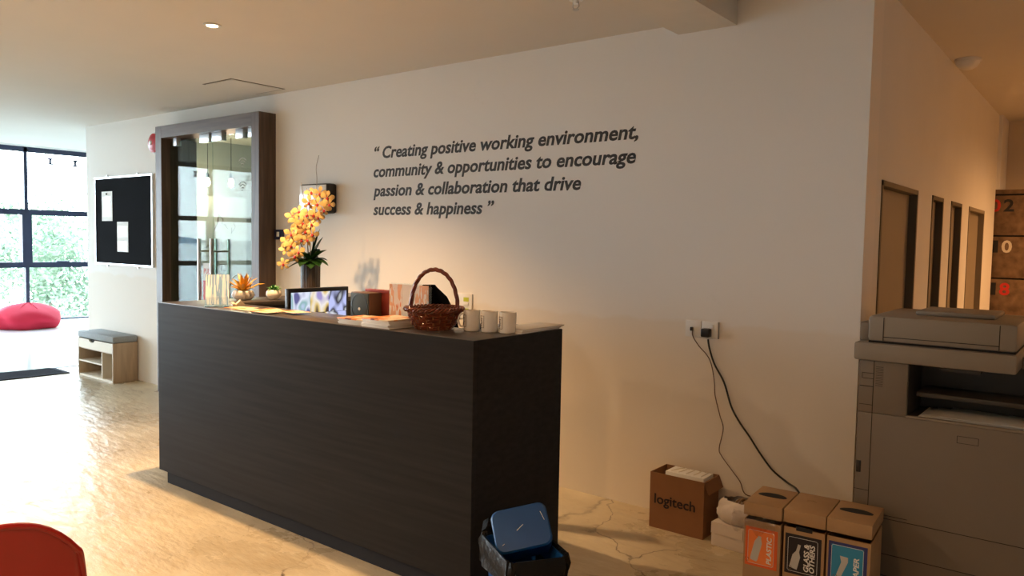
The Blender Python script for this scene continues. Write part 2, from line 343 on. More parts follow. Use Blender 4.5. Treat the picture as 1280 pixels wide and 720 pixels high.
# ------------------------------------------------------------------ outside
b = new(); box(b, -2500, -60, -2500, 2500, -12.5, -12); tag(obj('sea', b, SEA), 'calm blue sea far outside the windows', 'sea', kind='stuff')
b = new(); box(b, -60, -16.2, -60, 60, -12.5, -6); o = obj('ground', b, mat('outdoor ground', (.15, .17, .1), .9, noise=.4)); o['kind'] = 'structure'
b = new()
N = 60; top = []
for i in range(N):
    y = -900+i*34; h = 55*math.exp(-((y-300)/190)**2)+40*math.exp(-((y+420)/230)**2)+6*math.sin(i*.9)+4
    top.append((y, max(3, h)))
for (y0, h0), (y1, h1) in zip(top, top[1:]):
    vs = [b.verts.new(p) for p in ((-1500, y0, -12), (-1500, y1, -12), (-1560, y1, h1-10), (-1560, y0, h0-10), (-1700, y0, -12), (-1700, y1, -12))]
    b.faces.new((vs[0], vs[1], vs[2], vs[3])); b.faces.new((vs[3], vs[2], vs[5], vs[4]))
o = obj('hills', b, HILL); o['kind'] = 'structure'
def tree(label, x, y, zc, rad, n, seed):
    rnd = random.Random(seed); t = thing('leafy_tree', label, 'tree', (x, y, -6), 0)
    tr = new(); tube(tr, smooth_path([(0, 0, 0), (.1, .1, 2.2), (-.1, .05, 4.2), (0, 0, zc+6-.2)]), [.16-.11*i/18 for i in range(19)], 8)
    for k in range(16):
        a = rnd.uniform(0, 2*PI); z0 = rnd.uniform(3.0, zc+5.4); L = rad*rnd.uniform(.5, .95)
        tube(tr, [(0, 0, z0), (math.cos(a)*L*.5, math.sin(a)*L*.5, z0+.5), (math.cos(a)*L, math.sin(a)*L, z0+.8)], [.04, .025, .01], 5)
    obj('trunk', tr, BARK, t, smooth=True)
    vs = []; fs = []
    cl = [(rnd.gauss(0, .45)*rad, rnd.gauss(0, .45)*rad, zc+6+rnd.uniform(-1, 1)*rad*.95) for _ in range(70)]
    for i in range(n):
        c = Vector(rnd.choice(cl))+Vector([rnd.gauss(0, .22) for _ in range(3)])
        d = Vector([rnd.gauss(0, 1) for _ in range(3)]).normalized(); u = d.orthogonal().normalized(); L = rnd.uniform(.05, .1); k = len(vs)
        vs += [c-d*L, c+u*L*.4, c+d*L, c-u*L*.4]; fs.append((k, k+1, k+2, k+3))
    me = bpy.data.meshes.new('leaves'); me.from_pydata(vs, [], fs); me.materials.append(LEAF)
    o = bpy.data.objects.new('leaves', me); COL.objects.link(o); o.parent = t; o['kind'] = 'stuff'
tree('pale leafy tree behind the left edge of the window wall', -20.5, 2.3, -.1, 1.9, 8000, 1)
tree('pale leafy tree outside directly behind the red beanbag', -21.5, 4.1, .2, 2.1, 9000, 2)
tree('pale leafy tree outside nearest to the pinboard wall end', -21.0, 6.2, -.3, 1.7, 6000, 3)

# ------------------------------------------------------------------ entrance: wood portal with glass double door
t = thing('door_1', 'glass double door in a deep brown wood portal left of the desk', 'door', (0, 0, 0)); t['kind'] = 'structure'
f = new(); box(f, -7.835, -7.72, -.175, .21, 0, 2.73, bev=.002); obj('door_jamb', f, WOOD, t)
f = new(); box(f, -6.14, -6.025, -.175, .21, 0, 2.73, bev=.002); obj('door_jamb', f, WOOD, t)
f = new(); box(f, -7.72, -6.14, -.175, .21, 2.61, 2.73, bev=.002); obj('door_head', f, WOODH, t)
for a, c in ((-7.71, -6.93), (-6.92, -6.15)):
    g = bx('glass_leaf', DOORGLASS, t, a, c, -.085, -.073, .012, 2.58)
for a, c in ((-7.62, -7.55), (-7.12, -6.95), (-6.90, -6.73), (-6.50, -6.38), (-6.30, -6.18)):
    bx('glass_clamp', ALU, t, a, c, -.105, -.053, 2.53, 2.61, bev=.003)
for x0 in (-7.02, -6.80):
    h = new()
    for yy in (-.17, .015): tube(h, [(x0, yy, .75), (x0, yy, 1.60)], .018, 12)
    for zz in (.85, 1.48): tube(h, [(x0, -.17, zz), (x0, .015, zz)], .008, 8)
    obj('door_handle', h, STEEL, t, smooth=True)
FROST = mat('frosted film', (.55, .57, .55), .6, alpha=.55)
s = new()
for zc in (2.27, 2.05):
    for r in (.03, .055, .08):
        tube(s, [(-6.41+r*math.sin(a), -.088, zc+r*math.cos(a)) for a in [-.8+.2*i for i in range(9)]], .004, 4)
    lathe(s, [(0, 0), (.012, 0), (.012, .005), (0, .005)], (-6.41, -.088, zc), 8)
tube(s, [(-6.47+.17*math.cos(2*PI*i/28), -.088, 1.10+.17*math.sin(2*PI*i/28)) for i in range(28)], .003, 4, closed=True)
tube(s, [(-6.22, -.088, 1.24), (-6.38, -.088, 1.11), (-6.22, -.088, .98)], .004, 4)
obj('film_icon', s, FROST, t)
p = bx('pull_sign', PAPER, t, -7.09, -6.92, -.089, -.086, 1.19, 1.36); bx('pull_sign_base', LRED, t, -7.09, -6.92, -.089, -.086, .98, 1.19)
text('pull_sign_letters', 'PULL', LRED, p, .07, (-7.075, -.0895, 1.26), width=.14)
# inside the hall behind the glass: panel, pendants
wb = thing('whiteboard', 'large grey writing board inside the hall behind the glass door', 'whiteboard', (-9.62, 1.6, 0), PI/2-.0)
bx('board', mat('grey board', (.50, .50, .47), .35), wb, -.46, .42, -.02, .02, .5, 2.16); bx('foot', BLACK, wb, -.44, -.4, -.09, .09, 0, .5); bx('foot', BLACK, wb, .36, .4, -.09, .09, 0, .5)
rs = random.Random(3); s = new()
for q in range(9):
    p0 = Vector((rs.uniform(-.5, .1), -.026, rs.uniform(1.1, 1.8))); pts = [p0]
    for _ in range(6): pts.append(pts[-1]+Vector((rs.uniform(-.04, .08), 0, rs.uniform(-.09, .09))))
    tube(s, pts, .005, 4)
obj('marker_lines', s, mat('brown marker', (.15, .08, .05), .6), wb)
def pendant(label, x, y, z):
    p = thing('pendant_lamp', label, 'lamp', (x, y, z), 0, 'pendant lamps inside the hall')
    c = new(); tube(c, [(0, 0, .11), (0, 0, H1-z)], .004, 6); obj('cord', c, BLACK, p)
    c = new(); lathe(c, [(0, .12), (.02, .12), (.022, .06), (0, .06)], seg=12); obj('socket', c, BLACK, p, smooth=True)
    c = new(); lathe(c, [(0, -.05), (.024, -.035), (.034, 0), (.025, .04), (.015, .06), (0, .06)], seg=16); obj('bulb', c, BULB, p, smooth=True)
    lamp('POINT', 'pendant_glow', (x, y, z-.08), 9, (1, .75, .5), shadow_soft_size=.05)
pendant('left and larger of the glowing pendant bulbs seen through the glass door', -9.36, 1.3, 2.32)
pendant('right glowing pendant bulb beside the door handles seen through the glass', -8.82, 1.3, 2.29)

# fire bell, pinboard, switch, wall box
t = thing('fire_alarm_bell', 'round red fire alarm bell beside the brown door portal', 'alarm', (-8.13, 0, 2.6))
c = new(); lathe(c, [(0, 0), (.115, 0), (.115, .02), (.105, .035), (.0, .035)], seg=28); obj('back_plate', c, WHITE, t, rot=(PI/2, 0, 0), smooth=True)
c = new(); lathe(c, [(.1, .03), (.1, .05), (.07, .068), (.03, .072), (0, .072)], seg=28); obj('gong', c, mat('alarm red', (.5, .02, .03), .35), t, rot=(PI/2, 0, 0), smooth=True)
c = new(); lathe(c, [(.022, .06), (.022, .082), (0, .086)], seg=14); obj('hub', c, WHITE, t, rot=(PI/2, 0, 0), smooth=True)
t = thing('pinboard', 'black felt pinboard in a slim white aluminium frame on the wall', 'board', (-8.87, 0, 1.78))
bx('felt', FELT, t, -.66, .65, -.022, -.002, -.49, .49)
for a in ((-.68, .67, -.03, 0, .485, .505), (-.68, .67, -.03, 0, -.505, -.485), (-.68, -.66, -.03, 0, -.485, .485), (.65, .67, -.03, 0, -.485, .485)): bx('frame_rail', ALU, t, *a)
for x in (-.4, .32):
    for z in (.515, -.515): bx('mounting_clip', ALU, t, x-.01, x+.01, -.02, 0, z-.012, z+.012)
t = thing('notice', 'upper left white notice pinned on the black pinboard', 'paper', (-9.25, -.0225, 1.95), 0)
bx('sheet', PAPER, t, -.13, .13, -.002, 0, -.17, .17); bx('print', PR_GR, t, -.09, .09, -.003, -.002, -.12, .11); c = new(); lathe(c, [(0, 0), (.01, .002), (.008, .012), (0, .014)], seg=8); obj('pin', c, BLACK, t, loc=(0, -.002, .14), rot=(PI/2, 0, 0))
t = thing('notice', 'lower right flyer pinned on the black pinboard', 'paper', (-8.88, -.0225, 1.6), 0)
bx('sheet', PAPER, t, -.13, .13, -.002, 0, -.17, .17); bx('print', PR_GR, t, -.11, .11, -.003, -.002, 0, .12); bx('picture', PR_PK, t, -.11, .11, -.003, -.002, -.16, -.05)
t = thing('access_switch', 'small dark blue door switch on the wall right of the portal', 'switch', (-5.965, 0, 1.65))
bx('plate', SWITCHB, t, -.066, .066, -.018, 0, -.045, .045, bev=.004); bx('button', WHITE, t, -.02, .02, -.024, -.018, -.02, .025, bev=.003)
t = thing('wall_clock_box', 'square white-faced wall box with thick black sides behind the orchids', 'clock', (-5.36, 0, 1.955))
bx('case', BLACK, t, -.19, .19, -.1, 0, -.125, .125, bev=.02); bx('face', mat('white glass face', (.86, .87, .88), .2, coat=.5), t, -.175, .175, -.106, -.1, -.112, .112, bev=.002)
bx('mark', BLACK, t, .06, .09, -.108, -.106, -.1, -.085); bx('mark', BLACK, t, .1, .12, -.108, -.106, -.08, -.07)

# quote on the wall
def split_words(o):
    bm = bmesh.new(); bm.from_mesh(o.data); seen = set(); isl = []
    for v in bm.verts:
        if v in seen: continue
        st = [v]; seen.add(v); comp = []
        while st:
            q = st.pop(); comp.append(q)
            for e in q.link_edges:
                w = e.other_vert(q)
                if w not in seen: seen.add(w); st.append(w)
        xs = [q.co.x - .2*q.co.y for q in comp]; isl.append((min(xs), max(xs), [q.index for q in comp]))
    isl.sort(key=lambda a: a[0]); groups = []; end = -1e9
    for a, b_, ids in isl:
        if a-end > .024: groups.append([])
        groups[-1] += ids; end = max(end, b_)
    bm.free()
    for g in groups:
        g = set(g); me = o.data.copy(); b2 = bmesh.new(); b2.from_mesh(me); b2.verts.ensure_lookup_table()
        bmesh.ops.delete(b2, geom=[v for v in b2.verts if v.index not in g], context='VERTS'); b2.to_mesh(me); b2.free()
        w = o.copy(); w.data = me; COL.objects.link(w); w.parent = o.parent
    bpy.data.objects.remove(o)
t = thing('wall_quote', 'four lines of dark italic lettering of a quote on the white wall', 'lettering', (0, -.0008, 0))
# (text, x0, x1, baseline)
for s_, x0, x1, z in (('\u201c Creating positive working environment,', -4.715, -2.345, 2.264), ('community & opportunities to encourage', -4.722, -2.358, 2.117),
                      ('passion & collaboration that drive', -4.722, -2.752, 1.966), ('success & happiness \u201d', -4.722, -3.472, 1.818)):
    split_words(text('word', s_, INK, t, .123, (x0, 0, z), width=x1-x0, shear=.19, off=.0031, height=1.04))
# ceiling fittings
t = thing('ceiling_hatch', 'square access panel outlined in the ceiling near the door portal', 'panel', (-6.0, -.36, H1))
bx('panel', CEIL, t, -.16, .24, -.24, .24, -.006, 0)
for a in ((-.175, -.16, -.26, .26), (.24, .255, -.26, .26), (-.16, .24, -.26, -.24), (-.16, .24, .24, .26)): bx('edge_gap', mat('shadow gap', (.16, .13, .1), .9), t, *a, -.002, 0)
t = thing('sprinkler', 'small chrome and white sprinkler head on the ceiling above the wall quote', 'sprinkler', (-2.32, -.75, H1))
c = new(); lathe(c, [(0, 0), (.04, 0), (.036, -.012), (.014, -.014), (.014, -.03), (0, -.03)], seg=16); obj('rose', c, WHITE, t, smooth=True)
c = new(); tube(c, [(-.016, 0, -.02), (-.02, 0, -.045), (0, 0, -.06), (.02, 0, -.045), (.016, 0, -.02)], .003, 6); lathe(c, [(0, -.058), (.018, -.058), (.018, -.062), (0, -.062)], seg=12); obj('deflector', c, STEEL, t)
labs = ['glowing recessed ceiling downlight above the left end of the desk', 'recessed ceiling downlight out of view behind the red chair', 'recessed ceiling downlight out of view at the far left',
        'added warm fill lamp, unseen above the camera position', 'recessed ceiling downlight over the locker corridor']
for (p, e, colr, cone), lb in zip(DOWN, labs):
    t = thing('downlight', lb, 'light', p, 0, 'recessed downlights')
    c = new(); lathe(c, [(.034, 0), (.052, 0), (.052, -.005), (.034, -.008), (.034, 0)], seg=24); obj('ring', c, WHITE, t, smooth=True)
    c = new(); lathe(c, [(0, -.004), (.034, -.004), (.034, -.001), (0, -.001)], seg=24); obj('lamp_disc', c, GLOW, t)
    lamp('SPOT', 'downlight_beam', (p[0], p[1], p[2]-.02), e, colr, spot_size=math.radians(cone), spot_blend=.75, shadow_soft_size=.035)
t = thing('smoke_detector', 'white dome detector on the ceiling by the corridor doors', 'detector', (-.93, 2.2, H2))
c = new(); lathe(c, [(0, -.075), (.03, -.073), (.06, -.055), (.075, -.03), (.078, -.02), (.085, -.018), (.085, 0), (0, 0)], seg=24); obj('dome', c, WHITE, t, smooth=True)

# lockers at the end of the corridor
zr = [2.185, 1.771, 1.341, .925, .505, .09]
t = thing('locker_cabinet', 'particle board locker cabinet with painted numbers at corridor end', 'lockers', (0, 5.05, 0))
bx('carcass', OSB, t, -1.125, .95, .02, .44, 0, 2.235)
bx('gap_face', BLACKM, t, -1.125, .95, .005, .02, .05, 2.2)
bx('top_rail', OSB, t, -1.13, .955, -.005, .02, 2.195, 2.238)
nums = [('0', '2'), ('1', '0'), ('1', '8')]
for i in range(5):
    for j in range(4):
        x0 = -1.12+j*.52
        d = bx('locker_door', OSB, t, x0, x0+.51, -.012, .006, zr[i+1]+.008, zr[i]-.008, bev=.002)
        if j == 0 and i < 3:
            cs = [(LRED, LBLK), (LBLK, LCRM), (LBLK, LRED)][i]
            for q in range(2):
                text('locker_digit', nums[i][q], cs[q], d, .17, (x0+.045+q*.115+(.035 if nums[i][q] == '1' else 0), -.0135, zr[i]-.165), width=(.05 if nums[i][q] == '1' else .09), off=.004)

# ------------------------------------------------------------------ bench, mat, beanbags at left
t = thing('shoe_bench', 'pale oak shoe bench with grey cushion against the white wall', 'bench', (-9.02, -.145, 0))
w_, d_ = .43, .135
bx('side_panel', OAK, t, w_-.02, w_, -d_, d_, 0, .435, bev=.002); bx('side_panel', OAK, t, -w_, -w_+.02, -d_, d_, 0, .435, bev=.002)
bx('bottom_panel', OAKL, t, -w_+.02, w_-.02, -d_+.004, d_, .0, .02); bx('back_panel', OAK, t, -w_+.02, w_-.02, d_-.012, d_, .02, .43)
bx('divider', OAKL, t, .15, .168, -d_+.003, d_-.012, .02, .31); bx('shelf', OAKL, t, -w_+.02, .15, -d_+.003, d_-.012, .165, .182); bx('top_panel', OAK, t, -w_+.02, w_-.02, -d_+.02, d_, .31, .322)
b = new(); pts = [(-w_+.022, 0), (w_-.022, 0), (w_-.022, .105), (.07, .105)]
pts += [(.07-.0-.07*(1-math.cos(a)), .105-.03*math.sin(a)) for a in [.3*k for k in range(1, 10)]] + [(-.075, .105), (-w_+.022, .105)]
prism(b, [(x-.08 if .0 < abs(x) < .3 else x, -d_, .325+z) for x, z in pts], (0, .016, 0)); dr = obj('drawer', b, OAKL, t)
bx('drawer_notch', SEAM, dr, -.145, -.02, -d_+.016, -d_+.03, .39, .43)
bx('cushion', CUSH, t, -w_-.005, w_+.005, -d_-.005, d_+.003, .436, .512, bev=.022)
t = thing('door_mat', 'dark navy door mat lying at the tiled threshold', 'mat', (-9.80, -.72, 0), 0)
b = new(); prism(b, [(-.36, -.34, 0), (.2, -.35, 0), (.22, .4, 0), (-.24, .41, 0)], (0, 0, .012)); obj('pile', b, MAT, t)
for k in range(9): bx('rib', MAT, t, -.25+k*.05, -.235+k*.05, -.3, .36, .012, .016)
def beanbag(name, label, loc, sxyz, m, rz, seed):
    rnd = random.Random(seed); t = thing(name, label, 'beanbag', loc, rz)
    b = new(); bmesh.ops.create_icosphere(b, subdivisions=4, radius=1)
    for v in b.verts:
        x, y, z = v.co; f = 1+.05*math.sin(5*math.atan2(y, x)+3*z)+.03*math.sin(9*x+seed)
        zz = max(-.55, z); zz = (zz+.55)/1.55; zz = zz**.8*(1-.25*(x > 0)*x)
        v.co = Vector((x*f*sxyz[0], y*f*sxyz[1], zz*sxyz[2]))
    obj('sack', b, m, t, smooth=True)
    s = new()
    for a in (0, 1.2, 2.2): tube(s, [(math.cos(a)*sxyz[0]*.92*math.cos(q)*.98, math.sin(a)*sxyz[1]*.92*math.cos(q)*.98, .0+sxyz[2]*(.02+.97*math.sin(q)**.9)) for q in [PI*k/14 for k in range(1, 14)]], .008, 5)
    obj('piping', s, m, t)
beanbag('beanbag', 'slumped red beanbag on the bright floor under the window', (-14.75, 1.12, 0), (.45, .52, .43), REDF, .2, 2)
beanbag('beanbag', 'dark grey beanbag mostly hidden behind the red one', (-15.1, .12, 0), (.45, .3, .42), DGREYF, .5, 5)

# ------------------------------------------------------------------ reception desk
XL, XR, YF, ZT = -4.90, -2.19, -1.68, 1.19
desk = thing('reception_desk', 'long charcoal wood reception desk with raised front counter', 'desk', (0, 0, 0))
bx('front_panel', DESK, desk, XL, XR, YF, YF+.03, .09, ZT-.002, bev=.002)
bx('toe_kick', mat('dark toe kick', (.022, .022, .026), .6, spec=.1), desk, XL+.04, XR-.03, YF+.035, YF+.06, 0, .09)
bx('front_counter', DESKT, desk, XL+.002, XR-.002, YF+.003, -1.35, ZT-.03, ZT, bev=.0015)
bx('side_panel', DESK, desk, XR-.03, XR, YF+.03, -1.0, 0.0, ZT-.002); bx('side_panel', DESK, desk, XL, XL+.03, YF+.03, -.12, .09, ZT-.002)
bx('toe_kick', MATS['dark toe kick'], desk, XL+.04, XL+.06, YF+.06, -.14, 0, .09)
bx('right_counter', DESKT, desk, -2.56, XR-.002, -1.35, -1.003, ZT-.03, ZT, bev=.0015)
bx('left_counter', DESKT, desk, XL+.002, -4.54, -1.35, -.12, ZT-.03, ZT, bev=.0015)
bx('inner_panel', BLACKM, desk, XL+.03, XR-.03, -1.38, -1.355, .0, ZT-.03); bx('inner_panel', BLACKM, desk, -4.57, -4.545, -1.355, -.12, 0, ZT-.03)  # matt black paints in the shade inside the desk
bx('inner_panel', BLACKM, desk, -2.56, -2.54, -1.355, -1.003, 0, ZT-.03)
bx('work_surface', DESKT, desk, -4.544, -2.562, -1.354, -.985, .72, .75); bx('support', DESK, desk, -2.62, -2.59, -1.35, -1.0, 0, .72)

# monitor
t = thing('security_monitor', 'black monitor showing six security camera pictures behind the counter', 'monitor', (-4.0, -1.1, .75), 0)
bx('foot', BLACK, t, -.12, .12, -.11, .11, 0, .015, bev=.004); bx('stand', BLACK, t, -.05, -.02, -.03, .03, .015, .4)
bx('casing', BLACK, t, -.022, .012, -.235, .235, .255, .56, bev=.004)
FEED = [[(.55, .62, .9), (.25, .45, .45), (.75, .8, .95), (.12, .12, .3)], [(.05, .03, .03), (.75, .55, .2), (.85, .8, .75), (.35, .3, .6)], [(.5, .55, .9), (.02, .02, .03), (.8, .85, .95), (.35, .4, .75)]]
def feedmat(i, c):
    M = mat('camera feed %d' % i, c[0], .2); t_ = M.node_tree; b_ = t_.nodes['Principled BSDF']; N = t_.nodes.new; L = t_.links.new
    co = N('ShaderNodeTexCoord'); v = N('ShaderNodeTexNoise'); v.inputs['Scale'].default_value = 14; v.inputs['Detail'].default_value = .5; mp = N('ShaderNodeMapping'); mp.inputs['Location'].default_value = (i*1.7, i, i*.3); mp.inputs['Scale'].default_value = (1, 1, .6); L(co.outputs['Object'], mp.inputs[0]); L(mp.outputs[0], v.inputs['Vector'])
    sp = N('ShaderNodeSeparateColor'); L(v.outputs['Color'], sp.inputs[0]); r = N('ShaderNodeValToRGB'); r.color_ramp.interpolation = 'LINEAR'
    for k in range(2): r.color_ramp.elements.new(.5)
    for k in range(4): r.color_ramp.elements[k].position = .36+k*.09; r.color_ramp.elements[k].color = (*c[k], 1)
    L(v.outputs['Fac'], r.inputs[0]); L(r.outputs[0], b_.inputs['Emission Color']); b_.inputs['Emission Strength'].default_value = .75; b_.inputs['Base Color'].default_value = (.01, .01, .01, 1); return M
for i in range(3):
    for j in range(2):
        bx('screen_tile', feedmat(i*2+j, FEED[i]), t, .012, .0135, -.215+i*.144, -.215+i*.144+.142, .405-j*.132, .405-j*.132+.13)

# plants on the left counter
def succulent(name, label, loc, pot, leaf, n, L, up, prof, ribs, wf=.16):
    t = thing(name, label, 'plant', loc)
    c = new(); lathe(c, prof, seg=28)
    if ribs:
        for v in c.verts:
            r = math.hypot(v.co.x, v.co.y)
            if r > .02 and .012 < v.co.z < .055:
                k = 1+.07*math.cos(14*math.atan2(v.co.y, v.co.x)); v.co.x *= k; v.co.y *= k
    obj('pot', c, pot, t, smooth=True)
    zt_ = max(p[1] for p in prof)
    c = new(); lathe(c, [(0, zt_-.012), (prof[-3][0]*.92, zt_-.012), (0, zt_-.013)], seg=16); obj('soil', c, mat('soil', (.05, .03, .02), .95), t)
    rnd = random.Random(n)
    for i in range(n):
        a = i*2.4; el = up*(1-.75*(1-i/n)); l = L*(.75+.35*rnd.random()); b = new()
        d = Vector((math.cos(a)*math.cos(el), math.sin(a)*math.cos(el), math.sin(el))); s_ = Vector((-math.sin(a), math.cos(a), 0)); o_ = Vector((0, 0, zt_-.012)); q = d.cross(s_)
        w = L*wf; P = []
        for f, ww, bend in ((0, .5, 0), (.35, 1, .02), (.7, .8, .0), (1, .05, -.12)):
            c_ = o_+d*l*f+Vector((0, 0, bend*l)); P.append((b.verts.new(c_+s_*w*ww), b.verts.new(c_-q*w*.35*ww), b.verts.new(c_-s_*w*ww), b.verts.new(c_+q*w*.5*ww)))
        for A, B in zip(P, P[1:]):
            for k in range(4): b.faces.new((A[k], A[(k+1) % 4], B[(k+1) % 4], B[k]))
        obj('leaf', b, leaf, t, smooth=True)
succulent('potted_succulent', 'yellow-orange spiky succulent in a ribbed cream bowl', (-4.74, -1.16, ZT), CERAM, SUCY, 24, .15, 1.45, [(0, 0), (.045, 0), (.06, .012), (.072, .035), (.068, .058), (.06, .065), (.052, .062), (0, .05)], True, .085)
succulent('potted_succulent', 'green succulent in a small round cream pot', (-4.62, -1.0, ZT), CERAM, SUCG, 20, .062, 1.2, [(0, 0), (.025, 0), (.042, .015), (.052, .035), (.048, .058), (.036, .07), (.031, .068), (0, .05)], False)

# orchid arrangement
t = thing('orchid_vase', 'yellow orchids with red centres in a tall ribbed dark vase', 'flowers', (-4.71, -.62, ZT))
c = new(); lathe(c, [(0, 0), (.066, 0), (.07, .01), (.072, .26), (.068, .262), (.062, .255), (0, .24)], seg=48)
for v in c.verts:
    a = math.atan2(v.co.y, v.co.x); r = math.hypot(v.co.x, v.co.y)
    if r > .06: k = 1-.05*(math.cos(20*a) > 0); v.co.x *= k; v.co.y *= k
obj('vase', c, VASE, t, smooth=False)
ex = Vector((math.cos(.6647), math.sin(.6647), 0)); ey = Vector((-math.sin(.6647), math.cos(.6647), 0))   # plane roughly across the arrangement
def AP(u, d, z): return ex*u+ey*d+Vector((0, 0, z))
stems = [[AP(0, 0, .2), AP(.02, .01, .45), AP(.02, 0, .62), AP(.07, -.01, .74), AP(.11, -.03, .70)], [AP(-.01, 0, .2), AP(-.02, -.02, .42), AP(-.04, -.03, .58), AP(-.07, -.05, .60), AP(-.11, -.06, .52)], [AP(-.01, 0, .2), AP(-.05, -.03, .36), AP(-.10, -.05, .44), AP(-.15, -.06, .40), AP(-.17, -.07, .34)]]
for s_ in stems:
    b = new(); tube(b, smooth_path(s_), .004, 6); obj('stem', b, STEM, t, smooth=True)
for tw in ([AP(.0, .02, .22), AP(.03, .01, .6), AP(.045, 0, .85), AP(.04, 0, .95), AP(.06, 0, 1.04)], [AP(0, .02, .2), AP(-.02, 0, .6), AP(-.05, 0, .72), AP(-.07, 0, .84)], [AP(0, .02, .2), AP(-.01, 0, .55), AP(-.01, 0, .7), AP(-.03, 0, .80)]):
    b = new(); tube(b, smooth_path(tw), .0025, 5); obj('twig', b, mat('grey twig', (.30, .26, .24), .7), t)
def flower(c0, size, face, roll):
    z = face.normalized(); x = z.cross(Vector((0, 0, 1))).normalized(); y_ = x.cross(z)*-1
    y_ = Vector((0, 0, 1))-z*z.z; y_.normalize()
    x = y_.cross(z)
    def P(a, r, h): a += roll; return c0+size*(x*math.cos(a)*r+y_*math.sin(a)*r+z*h)
    b = new()
    for k, (a, wd, ln) in enumerate(((PI/2, .52, .95), (.3, .78, 1.0), (PI-.3, .78, 1.0), (-.95, .5, .92), (PI+.95, .5, .92))):
        h0 = .02*(k % 2); o_ = b.verts.new(P(a, .05, .05)); prev = None
        L_ = [b.verts.new(P(a+wd*w, ln*r, h0+h)) for r, w, h in ((.35, .75, .08), (.72, .72, .04), (.95, .3, -.1))]
        T_ = b.verts.new(P(a, ln*1.03, -.14)); Rr = [b.verts.new(P(a-wd*w, ln*r, h0+h)) for r, w, h in ((.35, .75, .08), (.72, .72, .04), (.95, .3, -.1))]; C_ = b.verts.new(P(a, ln*.55, .13))
        ring = [o_]+L_+[T_]+Rr[::-1]
        for i in range(len(ring)): b.faces.new((C_, ring[i], ring[(i+1) % len(ring)]))
    o = obj('flower', b, ORP, t, smooth=True)
    l = new(); bmesh.ops.create_icosphere(l, subdivisions=1, radius=1)
    for v in l.verts: v.co = c0+size*(x*v.co.x*.2+y_*(v.co.y*.26-.12)+z*(v.co.z*.22+.15))
    obj('lip', l, ORL, o, smooth=True)
rf = random.Random(11)
spots = [(.13, -.03, .73), (.075, -.03, .76), (.02, -.03, .76), (.14, -.03, .68), (.115, -.05, .64), (.0, -.06, .69), (.055, -.05, .68), (-.06, -.06, .62), (-.015, -.08, .60), (.04, -.06, .60), (.07, -.04, .585), (-.11, -.06, .585), (-.08, -.08, .545), (-.03, -.09, .54), (.03, -.07, .53), (-.06, -.08, .49),
         (-.01, -.09, .48), (.03, -.07, .46), (-.13, -.07, .46), (-.09, -.09, .44), (-.04, -.09, .42), (.0, -.08, .42), (-.16, -.06, .40), (-.12, -.08, .375), (-.17, -.05, .345), (-.06, -.11, .33), (-.09, -.11, .30), (-.19, -.06, .24)]
camv = (Vector((0, -4.2, 1.6))-Vector((-4.7, -.6, 1.7))).normalized()
for u, d, z in spots:
    flower(AP(u+rf.uniform(-.008, .008), d, z), rf.uniform(.05, .058), camv+Vector((rf.gauss(0, .3), rf.gauss(0, .3), rf.gauss(-.05, .25))), rf.uniform(-.3, .3))
def leafblade(par, base, dir_, L, W_, bend, m=GRN, name='leaf'):
    b = new(); d = dir_.normalized(); s_ = d.cross(Vector((0, 0, 1))).normalized(); up = s_.cross(d); rows = []
    for i in range(8):
        f = i/7; w = W_*math.sin(PI*min(1, f*.9+.1))**.7; c_ = base+d*L*f-Vector((0, 0, bend*L*f*f)); rows.append([b.verts.new(c_+s_*w*k+up*abs(k)*w*.35) for k in (-1, 0, 1)])
    for A, B in zip(rows, rows[1:]):
        for k in range(2): b.faces.new((A[k], A[k+1], B[k+1], B[k]))
    bmesh.ops.solidify(b, geom=b.faces[:], thickness=.002); obj(name, b, m, par, smooth=True)
for a, el, L, W_, be in ((-.3, .35, .16, .035, .5), (.6, .5, .15, .04, .4), (1.2, .9, .17, .035, .2), (-2.6, .3, .2, .03, .35), (-2.9, .15, .19, .028, .5), (2.6, .5, .16, .035, .4), (-1.3, .35, .13, .045, .7), (-.8, .4, .14, .045, .6), (-1.9, .4, .15, .04, .6), (.3, 1.15, .22, .035, .05), (.1, 1.3, .26, .025, 0), (1.8, .6, .15, .04, .3), (-2.2, .8, .16, .03, .2), (-.1, .8, .18, .038, .2)):
    d = ex*math.cos(a)*math.cos(el)+ey*math.sin(a)*math.cos(el)+Vector((0, 0, math.sin(el))); leafblade(t, Vector((0, 0, .255)), d, L, W_*1.35, be)

# brochure stand, card, flyers
t = thing('brochure_holder', 'clear acrylic holder with striped leaflet tinted pale blue as window glare at left end of counter', 'holder', (-4.36, -1.585, ZT), math.radians(127))
bx('acrylic_base', ACRYL, t, -.09, .09, -.02, .05, 0, .004)
o = bx('acrylic_back', ACRYL, t, -.09, .09, -.003, .001, .0, .2, loc=(0, 0, .005), rot=(.28, 0, 0)); o = bx('acrylic_front', ACRYL, t, -.09, .09, .012, .016, .004, .06)
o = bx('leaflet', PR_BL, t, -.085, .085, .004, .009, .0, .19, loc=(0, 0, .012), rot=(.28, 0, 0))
t.rotation_euler = (0, 0, math.radians(-125)); t.scale = (.8, 1, 1)
t = thing('paper_card', 'small folded cream card on the counter in front of the spiky succulent', 'card', (-4.40, -1.40, ZT), -.5)
b = new(); prism(b, [(-.06, -.03, 0), (-.06, .03, 0), (-.06, .0, .03)], (.09, 0, 0)); obj('fold', b, mat('cream card', (.80, .66, .42), .6), t)
bx('tray', mat('pale wood', (.72, .55, .35), .5), t, -.1, .08, -.05, -.033, 0, .012)
